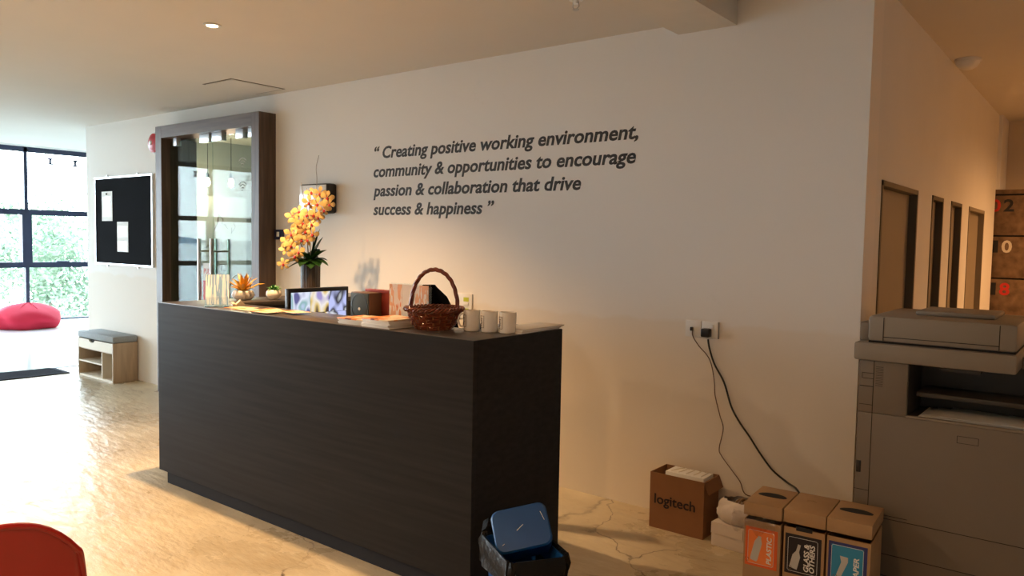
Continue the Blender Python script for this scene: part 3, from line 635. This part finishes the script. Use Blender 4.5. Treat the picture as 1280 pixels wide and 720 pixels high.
for i, (x, y, rz, lb) in enumerate(((-4.2, -1.52, .3, 'leftmost orange flyer lying beside the brochure holder'), (-4.06, -1.57, .1, 'second orange flyer from the left, overlapped by its neighbours'), (-3.92, -1.50, -.3, 'orange flyer in the middle of the spread'), (-3.83, -1.58, .2, 'orange flyer at the counter front edge'), (-3.70, -1.50, -.1, 'rightmost orange flyer in front of the monitor'))):
    t = bx('flyer', PR_OR, None, -.085, .085, -.055, .055, 0, .002); t.location = (x, y, ZT+.0005+i*.0022); t.rotation_euler = (0, 0, rz); tag(t, lb, 'flyer', 'orange flyers spread on the counter')
    if i == 3: t.location.y = -1.6; t.rotation_euler = (0, 0, .04)

# magazine stacks: each magazine its own thing
k = 0
for sidx, (x, y, w_, d_, n, rz, txt) in enumerate(((-3.04, -1.55, .19, .2, 5, .04, 'left'), (-2.85, -1.545, .2, .22, 7, -.02, 'right'))):
    for i in range(n):
        top = i == n-1
        th = .0062
        r = random.Random(sidx*20+i)
        t = bx('magazine', PR_OR if top else PAPER, None, -w_/2, w_/2, -d_/2, d_/2, 0, th-.0004, bev=.0008)
        t.location = (x+r.uniform(-.004, .004), y+r.uniform(-.004, .004), ZT+i*th); t.rotation_euler = (0, 0, rz+r.uniform(-.02, .02))
        if top: lb = 'orange-covered magazine on top of the %s stack on the counter' % txt
        else: lb = 'white-edged magazine %s the %s stack beside the wicker basket' % (['at the bottom of', 'second from the bottom of', 'third from the bottom of', 'fourth from the bottom of', 'fifth from the bottom of', 'just below the top of'][i], txt)
        tag(t, lb, 'magazine', 'magazines stacked on the counter')

t = thing('desktop_speaker', 'small cube speaker with dark round grille behind the magazines', 'speaker', (-3.175, -1.415, ZT), -.06)
bx('cabinet', mat('walnut speaker side', (.13, .06, .03), .5), t, -.08, .08, -.05, .03, 0, .148, bev=.003); bx('front_baffle', mat('dark grille', (.035, .05, .05), .7), t, -.076, .076, -.056, -.05, .004, .144, bev=.002)
c = new(); tube(c, [(.066*math.cos(2*PI*i/32), -.057, .074+.066*math.sin(2*PI*i/32)) for i in range(32)], .0018, 4, closed=True); obj('grille_ring', c, BLACK, t)
c = new(); lathe(c, [(0, 0), (.009, 0), (.006, .004), (0, .005)], seg=12); obj('badge', c, WHITE, t, loc=(0, -.056, .06), rot=(PI/2, 0, 0))
t = thing('red_folder_box', 'maroon box file standing behind the cube speaker', 'box', (-3.10, -1.362, ZT), 0)
bx('body', REDB, t, -.13, .05, -.018, .008, 0, .158, bev=.002); bx('lid', REDB, t, -.133, .053, -.021, .011, .145, .162, bev=.002)

t = thing('leaflet_rack', 'clear acrylic rack of pink and orange leaflets left of the basket', 'holder', (-2.865, -1.39, ZT), .18)
bx('acrylic_base', ACRYL, t, -.15, .105, -.03, .03, 0, .004); bx('acrylic_back', ACRYL, t, -.15, .10, .02, .024, .004, .205)
b = new(); prism(b, [(.10, -.025, .004), (.10, .03, .004), (.10, .03, .19), (.10, .0, .19), (.10, -.025, .1)], (.003, 0, 0)); obj('acrylic_side', b, ACRYL, t)
for i in range(3): bx('leaflet', PR_PK if i != 1 else mat('white leaflet', (.85, .84, .83), .4), t, -.145+i*.085, -.065+i*.085, .002-i*.004, .006-i*.004, .006, .2)

# wicker basket
t = thing('wicker_basket', 'round red-brown wicker basket with tall hoop handle', 'basket', (-2.62, -1.48, ZT), .3)
def R_(z): return .082+.052*(z/.1)**.8
NS = 22
b = new()
for i in range(NS):
    a = 2*PI*i/NS; tube(b, [(R_(z)*math.cos(a), R_(z)*math.sin(a), z) for z in (.003, .03, .06, .09, .1)], .0035, 5)
obj('stakes', b, WICKP, t)
b = new()
for k in range(11):
    z = .008+k*.0085; pts = []
    for i in range(NS*4):
        a = 2*PI*i/(NS*4); r = R_(z)+.0048*math.cos(NS/2*a+PI*(k//2 % 2)); pts.append((r*math.cos(a), r*math.sin(a), z+.0015*math.sin(a*7+k)))
    tube(b, pts, .0045, 5, closed=True)
obj('weave', b, WICK, t, smooth=True)
b = new()
for k in range(3):
    tube(b, [((R_(.1)+.004+.009*math.cos(14*a+k*2.1))*math.cos(a), (R_(.1)+.004+.009*math.cos(14*a+k*2.1))*math.sin(a), .1+.008*math.sin(14*a+k*2.1)) for a in [2*PI*i/168 for i in range(168)]], .0048, 5, closed=True)
obj('rim_braid', b, WICK, t, smooth=True)
b = new(); lathe(b, [(0, .004), (.085, .004), (.085, .0), (0, .0)], seg=24); obj('base', b, WICK, t)
b = new()
for k in range(3):
    pts = []
    for i in range(61):
        f = i/60; a = PI*f; cx = .128*math.cos(a); cz = .055+.235*math.sin(a)**.75 if 0 < f < 1 else .055
        ph = f*26+k*2.1; nx = math.cos(a); pts.append((cx+.0055*math.cos(ph)*nx, .0055*math.sin(ph), cz+.0055*math.cos(ph)*math.sin(a)))
    tube(b, pts, .0058, 6)
obj('handle', b, WICK, t, smooth=True)

# mugs
def mug(label, loc, rz):
    t = thing('mug', label, 'mug', loc, rz, 'white mugs on the counter')
    c = new(); lathe(c, [(0, 0), (.036, 0), (.0395, .004), (.0405, .098), (.0395, .1), (.0375, .098), (.036, .01), (0, .008)], seg=32); obj('cup', c, MUG, t, smooth=True)
    c = new(); tube(c, smooth_path([(-.038, 0, .082), (-.056, 0, .08), (-.066, 0, .052), (-.056, 0, .026), (-.038, 0, .022)]), .0045, 8); obj('handle', c, MUG, t, smooth=True)
    c = new()
    def cy(a, z): return Vector((.0412*math.cos(a), .0412*math.sin(a), z))
    a0, a1 = -2.45-rz, -1.6-rz
    for z in (.022, .078): tube(c, [cy(a0+(a1-a0)*i/8, z) for i in range(9)], .0011, 4)
    for a in (a0, a1): tube(c, [cy(a, .022), cy(a, .078)], .0011, 4)
    for z, e in ((.064, .75), (.056, .6), (.048, .8), (.04, .65), (.033, .5)): tube(c, [cy(a0+.1+(a1-a0-.2)*e*i/6, z+.0012*(i % 2)) for i in range(7)], .0014, 4)
    obj('print', c, mat('brown mug print', (.12, .06, .05), .6), t)
mug('leftmost white mug, nearest the wicker basket', (-2.445, -1.40, ZT), .9)
mug('middle one of the three white mugs', (-2.355, -1.375, ZT), -.9)
mug('rightmost white mug with a framed print, beside the papers', (-2.263, -1.35, ZT), -.6)
for i in range(4):
    t = bx('document', [PAPER, mat('off white paper', (.72, .68, .62), .7)][i % 2], None, -.07, .085, -.19, .15, 0, .005, bev=.0008)
    t.location = (-2.285+.004*i, -1.155+.006*i, ZT+i*.0053); t.rotation_euler = (0, 0, .05-.02*i)
    tag(t, ['bottom bundle', 'second bundle from the bottom', 'third bundle from the bottom', 'topmost bundle'][i]+' of white papers stacked at right end of counter', 'papers', 'white papers stacked on the counter')
t = thing('black_mouse', 'small black mouse between the basket and the mugs', 'mouse', (-2.50, -1.30, ZT), .6)
c = new(); bmesh.ops.create_icosphere(c, subdivisions=3, radius=1)
for v in c.verts: v.co = Vector((v.co.x*.03, v.co.y*.05, max(0, v.co.z)*.03))
obj('shell', c, BLACK, t, smooth=True); bx('wheel', STEEL, t, -.002, .002, -.03, -.015, .024, .029)

# office chair behind the desk
t = thing('office_chair', 'black curved office chair back showing behind the basket', 'chair', (-3.10, -1.11, 0), .25)
b = new(); G = []
for i in range(13):
    f = i/12; z = .62+.745*f; w = .21*math.sqrt(max(.02, 1-max(0, (f-.35)/.66)**2.4)); G.append([b.verts.new((w*u, .22-.05*u*u-.05*f, z)) for u in [-1+.2*k for k in range(11)]])
for A, B in zip(G, G[1:]):
    for k in range(10): b.faces.new((A[k], A[k+1], B[k+1], B[k]))
bmesh.ops.solidify(b, geom=b.faces[:], thickness=.04); obj('backrest', b, FELT, t, smooth=True)
bx('seat', FELT, t, -.24, .24, -.22, .22, .44, .52, bev=.03)
b = new(); tube(b, [(0, .2, .46), (0, .25, .5), (0, .22, .8)], .02, 8); obj('back_bracket', b, BLACK, t)
b = new(); tube(b, [(0, 0, .1), (0, 0, .44)], .028, 12); obj('gas_column', b, STEEL, t, smooth=True)
for k in range(5):
    a = 2*PI*k/5; b = new(); tube(b, [(0, 0, .11), (.2*math.cos(a), .2*math.sin(a), .07)], [.025, .014], 8); l = obj('leg', b, BLACK, t)
    c = new(); tube(c, [(.2*math.cos(a)-.02*math.sin(a), .2*math.sin(a)+.02*math.cos(a), .03), (.2*math.cos(a)+.02*math.sin(a), .2*math.sin(a)-.02*math.cos(a), .03)], .03, 12); obj('castor', c, BLACK, l)

# wall sockets
t = thing('wall_socket', 'white wall socket with yellow-green stickers behind the basket and mugs', 'socket', (-3.735, 0, 1.15))
bx('plate', WHITE, t, -.08, .08, -.012, 0, -.09, .09, bev=.003)
for z in (.035, -.045):
    bx('sticker', YEL, t, .0, .05, -.0135, -.012, z, z+.03); bx('switch', WHITE, t, -.0, .05, -.018, -.012, z-.03, z-.008, bev=.002)
t = thing('double_wall_socket', 'white double wall socket on the bare wall above the boxes', 'socket', (-1.893, 0, 1.135))
bx('plate', WHITE, t, -.1, -.002, -.01, 0, -.048, .048, bev=.003); bx('plate', WHITE, t, .002, .1, -.01, 0, -.048, .048, bev=.003)
bx('switch', WHITE, t, .055, .075, -.014, -.01, .01, .03, bev=.002); bx('jack', BLACK, t, -.062, -.052, -.0115, -.01, -.006, .01)
bx('side_shadow_box', SHADOWGREY, t, .1, .106, -.008, 0, -.048, .048)  # grey strip stands in for the shadow at the plate's side
t = thing('black_power_plug', 'black mains plug and thick black cable running down to the copier', 'cable', (-1.853, -.01, 1.12))
bx('plug', BLACK, t, -.026, .026, -.045, 0, -.025, .025, bev=.008)
b = new()
def WP(px, py, y=-.016):
    d = Fw+Rv*((px-640)/FPX)-Uv*((py-360)/FPX); k = (y+4.211)/d.y; return Vector((0, -4.211, 1.62))+d*k
P = [WP(*p) for p in ((885, 424), (887, 436), (893, 455), (905, 478), (914, 508), (924, 527), (937, 546), (951, 568), (966, 588), (984, 603))]+[WP(997, 613, -.12), WP(1010, 640, -.2), Vector((-1.0, -.3, .02)), Vector((-.96, -.25, .012))]
tube(b, [p-Vector((-1.853, -.01, 1.12)) for p in smooth_path(P)], .0055, 8); obj('power_cable', b, BLACK, t, smooth=True)
t = thing('thin_brown_cable', 'thin brown phone cable hanging from the left socket', 'cable', (-1.95, -.012, 1.135))
b = new(); P = [WP(*p, y=-.014) for p in ((866, 411), (866, 420), (874, 433), (883, 443), (889, 455), (893, 478), (894, 495), (900, 520), (904, 536), (899, 560), (902, 570), (915, 588), (925, 602), (932, 618))]+[Vector((-1.47, -.06, .22)), Vector((-1.45, -.1, .01)), Vector((-1.3, -.15, .006))]
tube(b, [p-Vector((-1.95, -.012, 1.135)) for p in smooth_path(P)], .0028, 6); obj('wire', b, mat('brown cable', (.13, .07, .04), .5), t, smooth=True); bx('connector', BLACK, t, -.008, .008, -.012, .003, -.012, .01, bev=.002)

# ------------------------------------------------------------------ boxes at right
t = thing('cardboard_box', 'open brown cardboard box with a printed name against the wall', 'box', (-1.9, -.155, 0), 0)
for a in ((-.165, .165, -.1, -.095), (-.165, .165, .095, .1), (-.165, -.16, -.095, .095), (.16, .165, -.095, .095)): bx('side_wall', CARDB, t, *a, 0, .32)
bx('bottom', CARDIN, t, -.16, .16, -.095, .095, 0, .006)
b = new(); box(b, -.002, .0, -.1, .1, 0, .07, M=Matrix.Translation((.163, 0, .318)) @ Matrix.Rotation(2.75, 4, 'Y')); obj('flap', b, CARDB, t)
text('box_lettering', 'logitech', BLABEL, t, .075, (-.135, -.1008, .145), width=.25, height=1.05, off=.001)
t = thing('white_carton', 'white packet standing inside the open brown box', 'packet', (-1.87, -.15, .006), 0)
bx('carton', PAPER, t, -.12, .115, -.07, .06, 0, .325, bev=.004); 
b = new()
for q in range(5): tube(b, [(-.09+.045*q, -.05, .327), (-.07+.04*q, .02+.01*q, .3275), (-.05+.03*q, .04, .327)], .0025, 4)
obj('wrapping_tape', b, mat('glossy tape', (.8, .75, .65), .1), t)
t = thing('white_carton_box', 'low white carton on the floor between brown box and recycling bins', 'box', (-1.54, -.2, 0), -.05)
bx('carton', mat('white board', (.68, .62, .58), .6), t, -.13, .13, -.09, .09, 0, .13, bev=.003)
bx('flap', mat('white board'  , (.68, .62, .58), .6), t, -.13, .05, -.094, -.09, .07, .13)
def crumple(name, label, cat, loc, s, m, seed, top, part):
    rnd = random.Random(seed); t = thing(name, label, cat, loc); b = new(); bmesh.ops.create_icosphere(b, subdivisions=4, radius=1)
    ph = [Vector([rnd.gauss(0, 3.2) for _ in range(3)]) for _ in range(8)]
    for v in b.verts:
        n = v.co.normalized(); f = 1+sum(abs(math.sin(n.dot(p)*1.4+i)) for i, p in enumerate(ph))*.055-.2
        z = n.z*f; v.co = Vector((n.x*f*s[0], n.y*f*s[1], (max(z, -.6)+.6)*s[2]))
    if top: bmesh.ops.delete(b, geom=[v for v in b.verts if v.co.z > s[2]*1.45], context='VERTS')
    obj(part, b, m, t, smooth=True); return t
t = crumple('white_plastic_bag', 'crumpled white plastic bag lying on the low white carton', 'bag', (-1.53, -.205, .131), (.135, .085, .09), mat('white bag plastic', (.66, .60, .57), .4), 4, True, 'bag')
b = new()
for q in range(7): tube(b, smooth_path([(-.05+.015*q, -.03+.01*(q % 3), .06), (-.03+.02*q, 0, .12+.008*(q % 2)), (.0+.014*q, .03, .1), (.03+.01*q, .02, .06)]), .006, 5)
obj('crumpled_contents', b, mat('brown packing paper', (.3, .19, .1), .7), t, smooth=True)

# cardboard recycling bins
def icon_bottle(b, x, z, w, h, tilt, neck):
    pts = []
    if neck: pr = [(-.5, 0), (.5, 0), (.5, .5), (.2, .68), (.18, .95), (-.18, .95), (-.2, .68), (-.5, .5)]
    elif neck is None: pr = [(-.38, 0), (.2, 0), (.55, .8), (.4, 1), (-.55, .95), (-.2, .7)]
    else: pr = [(-.4, 0), (.4, 0), (.5, .08), (.5, .75), (.25, .92), (.2, 1), (-.2, 1), (-.25, .92), (-.5, .75), (-.5, .08)]
    for u, v in pr:
        X, Z = u*w, v*h; pts.append((x+X*math.cos(tilt)+Z*math.sin(tilt), 0, z-X*math.sin(tilt)+Z*math.cos(tilt)))
    prism(b, pts, (0, -.0008, 0))
def recycle_bin(label, x, y, zl, outer, inner, words, neck, hole, slot, rz=0, wd=.158):
    t = thing('recycling_bin', label, 'bin', (x, y, 0), rz, 'cardboard recycling bins')
    w, d, h = wd/2-.003, .138, .37
    for a in ((-w, w, -d, -d+.004), (-w, w, d-.004, d), (-w, -w+.004, -d+.004, d-.004), (w-.004, w, -d+.004, d-.004)): bx('side_wall', CARD, t, *a, 0, h)
    bx('bottom', CARDIN, t, -w+.004, w-.004, -d+.004, d-.004, 0, .004)
    W2, D2 = w+.003, d+.006
    l = bx('lid', CARD, t, -W2, W2, -D2, D2, h+zl-.06, h+zl, bev=.003)
    b = new(); prism(b, [(.065*math.cos(a)*(.95 if hole else 0.0001)*wd/.16, .02+(.032*math.sin(a))-(.01*math.cos(a)**2), h+zl+.0003) for a in [2*PI*i/20 for i in range(20)]], (0, 0, .0008))
    if hole: obj('lid_opening', b, BLACKM, l)
    else:
        b.free(); b = new(); tube(b, [(-.03+.006*i, .03+.012*math.sin(i*.5), h+zl+.0005) for i in range(8)], .0008, 4); obj('lid_crease', b, CARDIN, l)
    if slot: bx('hand_slot', BLACKM, t, -.035, .035, -d-.001, -d, h+zl-.09, h+zl-.07, bev=.0004)
    z1 = h+zl-(.108 if slot else .112 if not neck and neck is not None else .10); z0 = z1-.18
    lb = bx('label_panel', outer, t, -w+.008, w-.012, -d-.0016, -d, z0, z1); bx('label_field', inner, lb, -w+.02, w-.026, -d-.0024, -d-.0016, z0+.012, z1-.012)
    b = new(); yy = -d-.0032; x0, x1, a0, a1 = -w+.021, w-.027, z0+.013, z1-.013; tube(b, [(x0+.006, yy, a0), (x1-.006, yy, a0), (x1, yy, a0+.006), (x1, yy, a1-.006), (x1-.006, yy, a1), (x0+.006, yy, a1), (x0, yy, a1-.006), (x0, yy, a0+.006)], .0009, 4, closed=True); obj('label_border', b, LWHT, lb)
    b = new(); icon_bottle(b, -.035 if neck is not True else -.042, z0+.026, .034, .12 if neck is not None else .1, .22, neck); ic = obj('label_picture', b, LGREY, lb, loc=(0, -d-.0024, 0))
    b = new(); cx_, cz_ = -.022, z0+.085
    for k in range(3): tube(b, [(cx_+.008*math.cos(a), -d-.0044, cz_+.008*math.sin(a)) for a in [k*2.09+.25*i for i in range(6)]], .0011, 4)
    obj('recycle_mark', b, CARDIN, ic)
    n = len(words)
    for i, wv in enumerate(words):
        text('label_word', wv, LWHT, lb, .03, (.048-(n-1-i)*.024 if n > 1 else .044, -d-.0026, z0+.022), rot=(PI/2, -PI/2, 0), width=(.125 if len(wv) > 5 else .105), off=.0008, shear=.15)
    return t
recycle_bin('cardboard recycling bin with the orange plastic label', -1.232, -.634, .08, OLAB, OLAB2, ['PLASTIC'], False, True, False, rz=.067, wd=.17)
recycle_bin('middle cardboard recycling bin with black label and closed lid', -1.0525, -.612, .08, BLABEL, BLABEL, ['GLASS &', 'OTHERS'], True, False, True, rz=.067, wd=.18)
recycle_bin('cardboard recycling bin with blue label, beside the copier', -.868, -.60, .08, PLAB, PLAB2, ['PAPER'], None, True, False, rz=.067, wd=.182)
b = new(); prism(b, [(0, 0, 0), (.11, .01, 0), (.1, -.09, .02), (.0, -.1, .05)], (0, 0, .004)); o = obj('cardboard_flap', b, CARD); o.location = (-1.45, -.86, 0.0); tag(o, 'loose bent cardboard piece left of the orange labelled bin', 'cardboard')
t = thing('clear_plastic_bag', 'thin clear plastic bag sticking out under the lid of first recycling bin', 'bag', (-1.24, -.787, .36))
b = new(); G = []
for i in range(15):
    row = []
    for j in range(7):
        u = -.11+.2*i/14; v = j/6; row.append(b.verts.new((u, -.008-.02*abs(math.sin(i*1.3+j))-.01*v, .05-.075*v*(1+.3*math.sin(i*.9)))))
    G.append(row)
for A, B in zip(G, G[1:]):
    for k in range(6): b.faces.new((A[k], A[k+1], B[k+1], B[k]))
obj('film', b, FILM, t, smooth=True)

# ------------------------------------------------------------------ copier
t = thing('copier', 'large greige office copier standing at the corridor entrance', 'copier', (0, 0, 0))
x0, x1, yf, yb = -.93, -.02, -.4, .25
ZB, ZM, ZL = 1.108, 1.19, 1.315
bx('lower_body', COPY, t, x0, x1, yf, yb, .06, .865, bev=.006)
bx('left_tower', COPY, t, x0, -.725, yf, yb, .865, ZB, bev=.004); bx('rear_body', COPYD, t, -.725, x1, -.1, yb, .865, ZB); bx('right_tower', COPY, t, -.10, x1, yf+.02, -.1, .865, ZB)
bx('scanner_unit', COPYL, t, x0-.022, -.315, yf-.025, yb, ZB, ZM, bev=.01); bx('scanner_unit', COPY, t, -.315, x1, -.2, yb, ZB, 1.16)
bx('feeder_lid', COPYL, t, x0+.03, -.32, yf-.005, yb-.05, ZM+.006, ZL, bev=.016)
bx('lid_gap', SEAM, t, x0+.034, -.325, yf+.002, yb-.06, ZM, ZM+.008)
bx('feeder_tray', COPYL, t, -.74, -.42, -.22, .12, ZL, ZL+.022, bev=.008)
bx('hinge_block', COPY, t, x0-.02, x0+.03, yf+.06, yb, ZM, ZL-.04, bev=.005)
for xx in (-.835, -.385): bx('lid_seam', SEAM, t, xx, xx+.003, yf-.0065, yf, ZM+.012, ZL-.008)
bx('lid_seam', SEAM, t, -.832, -.385, yf-.0065, yf-.004, ZM+.028, ZM+.031)
bx('output_shelf', COPYD, t, -.70, -.10, -.33, -.1, .955, .975, bev=.003); bx('output_floor', COPYD, t, -.725, -.10, yf+.02, -.1, .865, .872); bx('front_lip', COPYL, t, -.725, -.02, yf-.004, yf+.02, .865, .875, bev=.002)
bx('output_wall', COPYD, t, -.727, -.722, yf+.006, -.1, .872, ZB)
bx('output_guide', COPYD, t, -.6, -.45, -.37, -.2, ZB-.02, ZB)
# seams and panels of the front
def seam(a, b_, c, d): bx('panel_seam', SEAM, t, a, b_, yf-.0012, yf+.001, c, d)
seam(-.868, -.8655, .42, ZB); seam(-.925, -.868, .985, .988); seam(-.925, -.868, .90, .902); seam(-.915, -.7, .40, .402); seam(-.868, -.05, .385, .3875); seam(-.8, -.05, .22, .2225); seam(-.93, -.868, .5, .502)
seam(-.915, -.868, 1.0465, 1.0485); seam(-.915, -.868, 1.022, 1.024); seam(-.917, -.915, 1.022, 1.0485); seam(-.17, -.168, .15, .4); seam(-.52, -.44, .815, .8165); seam(-.52, -.44, .785, .7865); seam(-.521, -.519, .785, .8165); seam(-.441, -.439, .785, .8165); seam(-.86, -.05, .12, .1225)
bx('vent_grille', mat('vent grey', (.2, .165, .13), .7), t, -.86, -.825, yf-.001, yf+.001, .99, 1.085)
for k in range(12): bx('vent_slat', COPYD, t, -.858, -.827, yf-.002, yf-.0005, .993+k*.0078, .9955+k*.0078)
bx('power_switch', BLACK, t, -.925, -.905, yf-.003, yf+.001, .58, .635, bev=.001)
bx('info_sticker', mat('grey sticker', (.18, .15, .12), .6), t, -.27, -.08, yf-.0015, yf+.001, .56, .64)
bx('sticker_print', PR_GR, t, -.22, -.15, yf-.0022, yf-.0015, .575, .625) if False else None
for xx in (-.88, -.08):
    for yy in (-.33, .17):
        b = new(); lathe(b, [(0, 0), (.03, 0), (.03, .06), (0, .06)], (xx, yy, 0), 12); obj('caster', b, BLACK, t)
bx('control_panel', COPY, t, -.30, x1, -.46, -.2, 1.09, 1.13, bev=.006) if False else None
for i, (dx, rz, lb) in enumerate(((0, .0, 'long printed sheet lying lowest in the copier output tray'), (.04, .03, 'printed sheet in the middle of the copier output tray'), (.09, -.05, 'topmost printed sheet in the copier output tray, skewed'))):
    o = bx('printed_sheet', PAPER, None, -.21, .21, -.13, .13, 0, .0012); o.location = (-.47+dx, -.245, .8725+i*.0045+.0005); o.rotation_euler = (0, 0, rz); tag(o, lb, 'paper', 'printed sheets in the copier tray')

# ------------------------------------------------------------------ waste bin with liner and tilted lid
BR = math.radians(-31)
t = thing('waste_bin', 'blue plastic waste bin with black liner beside the desk end', 'bin', (-1.875, -1.71, 0), BR); BS = .92
def rrect(a, c, r, n=5):
    out = []
    for sx_, sy_, a0 in ((1, 1, 0), (-1, 1, PI/2), (-1, -1, PI), (1, -1, 3*PI/2)):
        for k in range(n): q = a0+PI/2*k/(n-1); out.append((sx_*(a-r)+r*math.cos(q), sy_*(c-r)+r*math.sin(q)))
    return out
def loft(b, secs, cap0=True, cap1=False):
    rings = [[b.verts.new(p) for p in s_] for s_ in secs]; n = len(rings[0])
    for A, B in zip(rings, rings[1:]):
        for k in range(n): b.faces.new((A[k], A[(k+1) % n], B[(k+1) % n], B[k]))
    if cap0: b.faces.new(rings[0][::-1])
    if cap1: b.faces.new(rings[-1])
b = new(); secs = [[(x, y, z) for x, y in rrect(a, c, .03)] for a, c, z in ((.12, .09, 0), (.125, .095, .02), (.163, .118, .37), (.158, .113, .37), (.12, .09, .02))]; loft(b, secs, True, True); obj('bin_body', b, BLUE, t, smooth=True)
b = new(); rnd = random.Random(5); base = rrect(1, 1, .25, 9); secs = []
for a, c, z, jit in ((.15, .105, .25, .004), (.158, .113, .35, .002), (.167, .122, .382, .003), (.178, .132, .385, .003), (.183, .138, .35, .008), (.178, .134, .30, .012), (.175, .13, .262, .014)):
    secs.append([(x*a+rnd.uniform(-jit, jit), y*c+rnd.uniform(-jit, jit), z+rnd.uniform(-jit, jit)*1.4) for x, y in rrect(1, 1, .22, 9)])
loft(b, secs, False, False); obj('bin_liner', b, LINER, t, smooth=True)
b = new(); tube(b, [(-.17, -.10, .385), (-.205, -.08, .39), (-.215, -.03, .36), (-.2, .03, .31), (-.175, .05, .28)], [.02, .035, .03, .035, .02], 9)
for v in b.verts: v.co += Vector((rnd.uniform(-.006, .006), rnd.uniform(-.006, .006), rnd.uniform(-.006, .006)))
obj('liner_knot', b, LINER, t, smooth=True)
t = thing('blue_bin_lid', 'scratched blue plastic swing lid stuck askew in the bin liner', 'lid', (-1.93, -1.64, .375))
b = new(); secs = [[(x, y, z) for x, y in rrect(a, c, .035)] for a, c, z in ((.112, .088, 0), (.118, .094, .10), (.112, .088, .108))]; loft(b, secs, True, True); obj('lid_shell', b, BLUE, t, smooth=True)
b = new()
for p in (((-.02, -.01, .109), (.01, .01, .109)), ((.09, .05, .109), (.1, .01, .108)), ((-.09, -.06, .109), (-.08, -.055, .109))): tube(b, p, .0012, 4)
obj('scratch', b, LWHT, t)
t.rotation_euler = (Matrix.Rotation(math.radians(30), 3, 'Z') @ Matrix.Rotation(math.radians(48), 3, 'X') @ Matrix.Rotation(math.radians(17), 3, 'Z')).to_euler()

# ------------------------------------------------------------------ red shell chair in the foreground
t = thing('shell_chair', 'red plastic shell chair, only its backrest top in the foreground', 'chair', (-2.537, -3.391, 0), math.radians(72))
b = new(); prof = [(.24, .425), (.2, .445), (.1, .435), (0, .425), (-.1, .43), (-.165, .46), (-.195, .52), (-.21, .60), (-.225, .68), (-.24, .75), (-.255, .81), (-.262, .845)]
wid = [.17, .205, .22, .225, .225, .225, .222, .215, .21, .205, .2, .195]
G = []
PP = smooth_path([(w_, y, z) for w_, (y, z) in zip(wid, prof)], 3)
for i, p in enumerate(PP):
    f = i/(len(PP)-1); row = []
    for u in [-1+.125*k for k in range(17)]:
        back = min(1, max(0, (f-.3)/.2)); lift = .05*abs(u)**2.5; top = max(0, (f-.55)/.45)
        y = p.y+back*(.06*u*u); z = p.z+(1-back)*lift-.12*top*abs(u)**2.6
        row.append(b.verts.new((p.x*u, y, z)))
    G.append(row)
for A, B in zip(G, G[1:]):
    for k in range(16): b.faces.new((A[k], A[k+1], B[k+1], B[k]))
bmesh.ops.recalc_face_normals(b, faces=b.faces)
me_o = obj('shell', b, RED, t, smooth=True)
md = me_o.modifiers.new('thickness', 'SOLIDIFY'); md.thickness = .009; md.offset = 0
# rolled edge
e = new(); edge = [Vector(r[0].co) if False else None for r in []]
vl = [me_o.data.vertices[i].co.copy() for i in range(len(me_o.data.vertices))]
nr = len(PP); loop = [vl[i*17] for i in range(nr)]+[vl[(nr-1)*17+k] for k in range(1, 16)]+[vl[i*17+16] for i in range(nr-1, -1, -1)]+[vl[k] for k in range(15, 0, -1)]
tube(e, loop, .009, 8, closed=True); obj('rolled_edge', e, RED, t, smooth=True)
for sx_ in (-1, 1):
    for sy_ in (-1, 1):
        l = new(); tube(l, [(sx_*.12, sy_*.11, .425), (sx_*.2, sy_*.2, 0)], [.016, .011], 10); obj('leg', l, mat('pale wood', (.5, .36, .22), .5), t, smooth=True)
b = new(); tube(b, [(-.17, .16, .2), (.17, -.16, .2)], .005, 6); tube(b, [(.17, .16, .2), (-.17, -.16, .2)], .005, 6); bx('mount', BLACK, t, -.13, .13, -.12, .12, .412, .424); obj('cross_brace', b, BLACK, t)
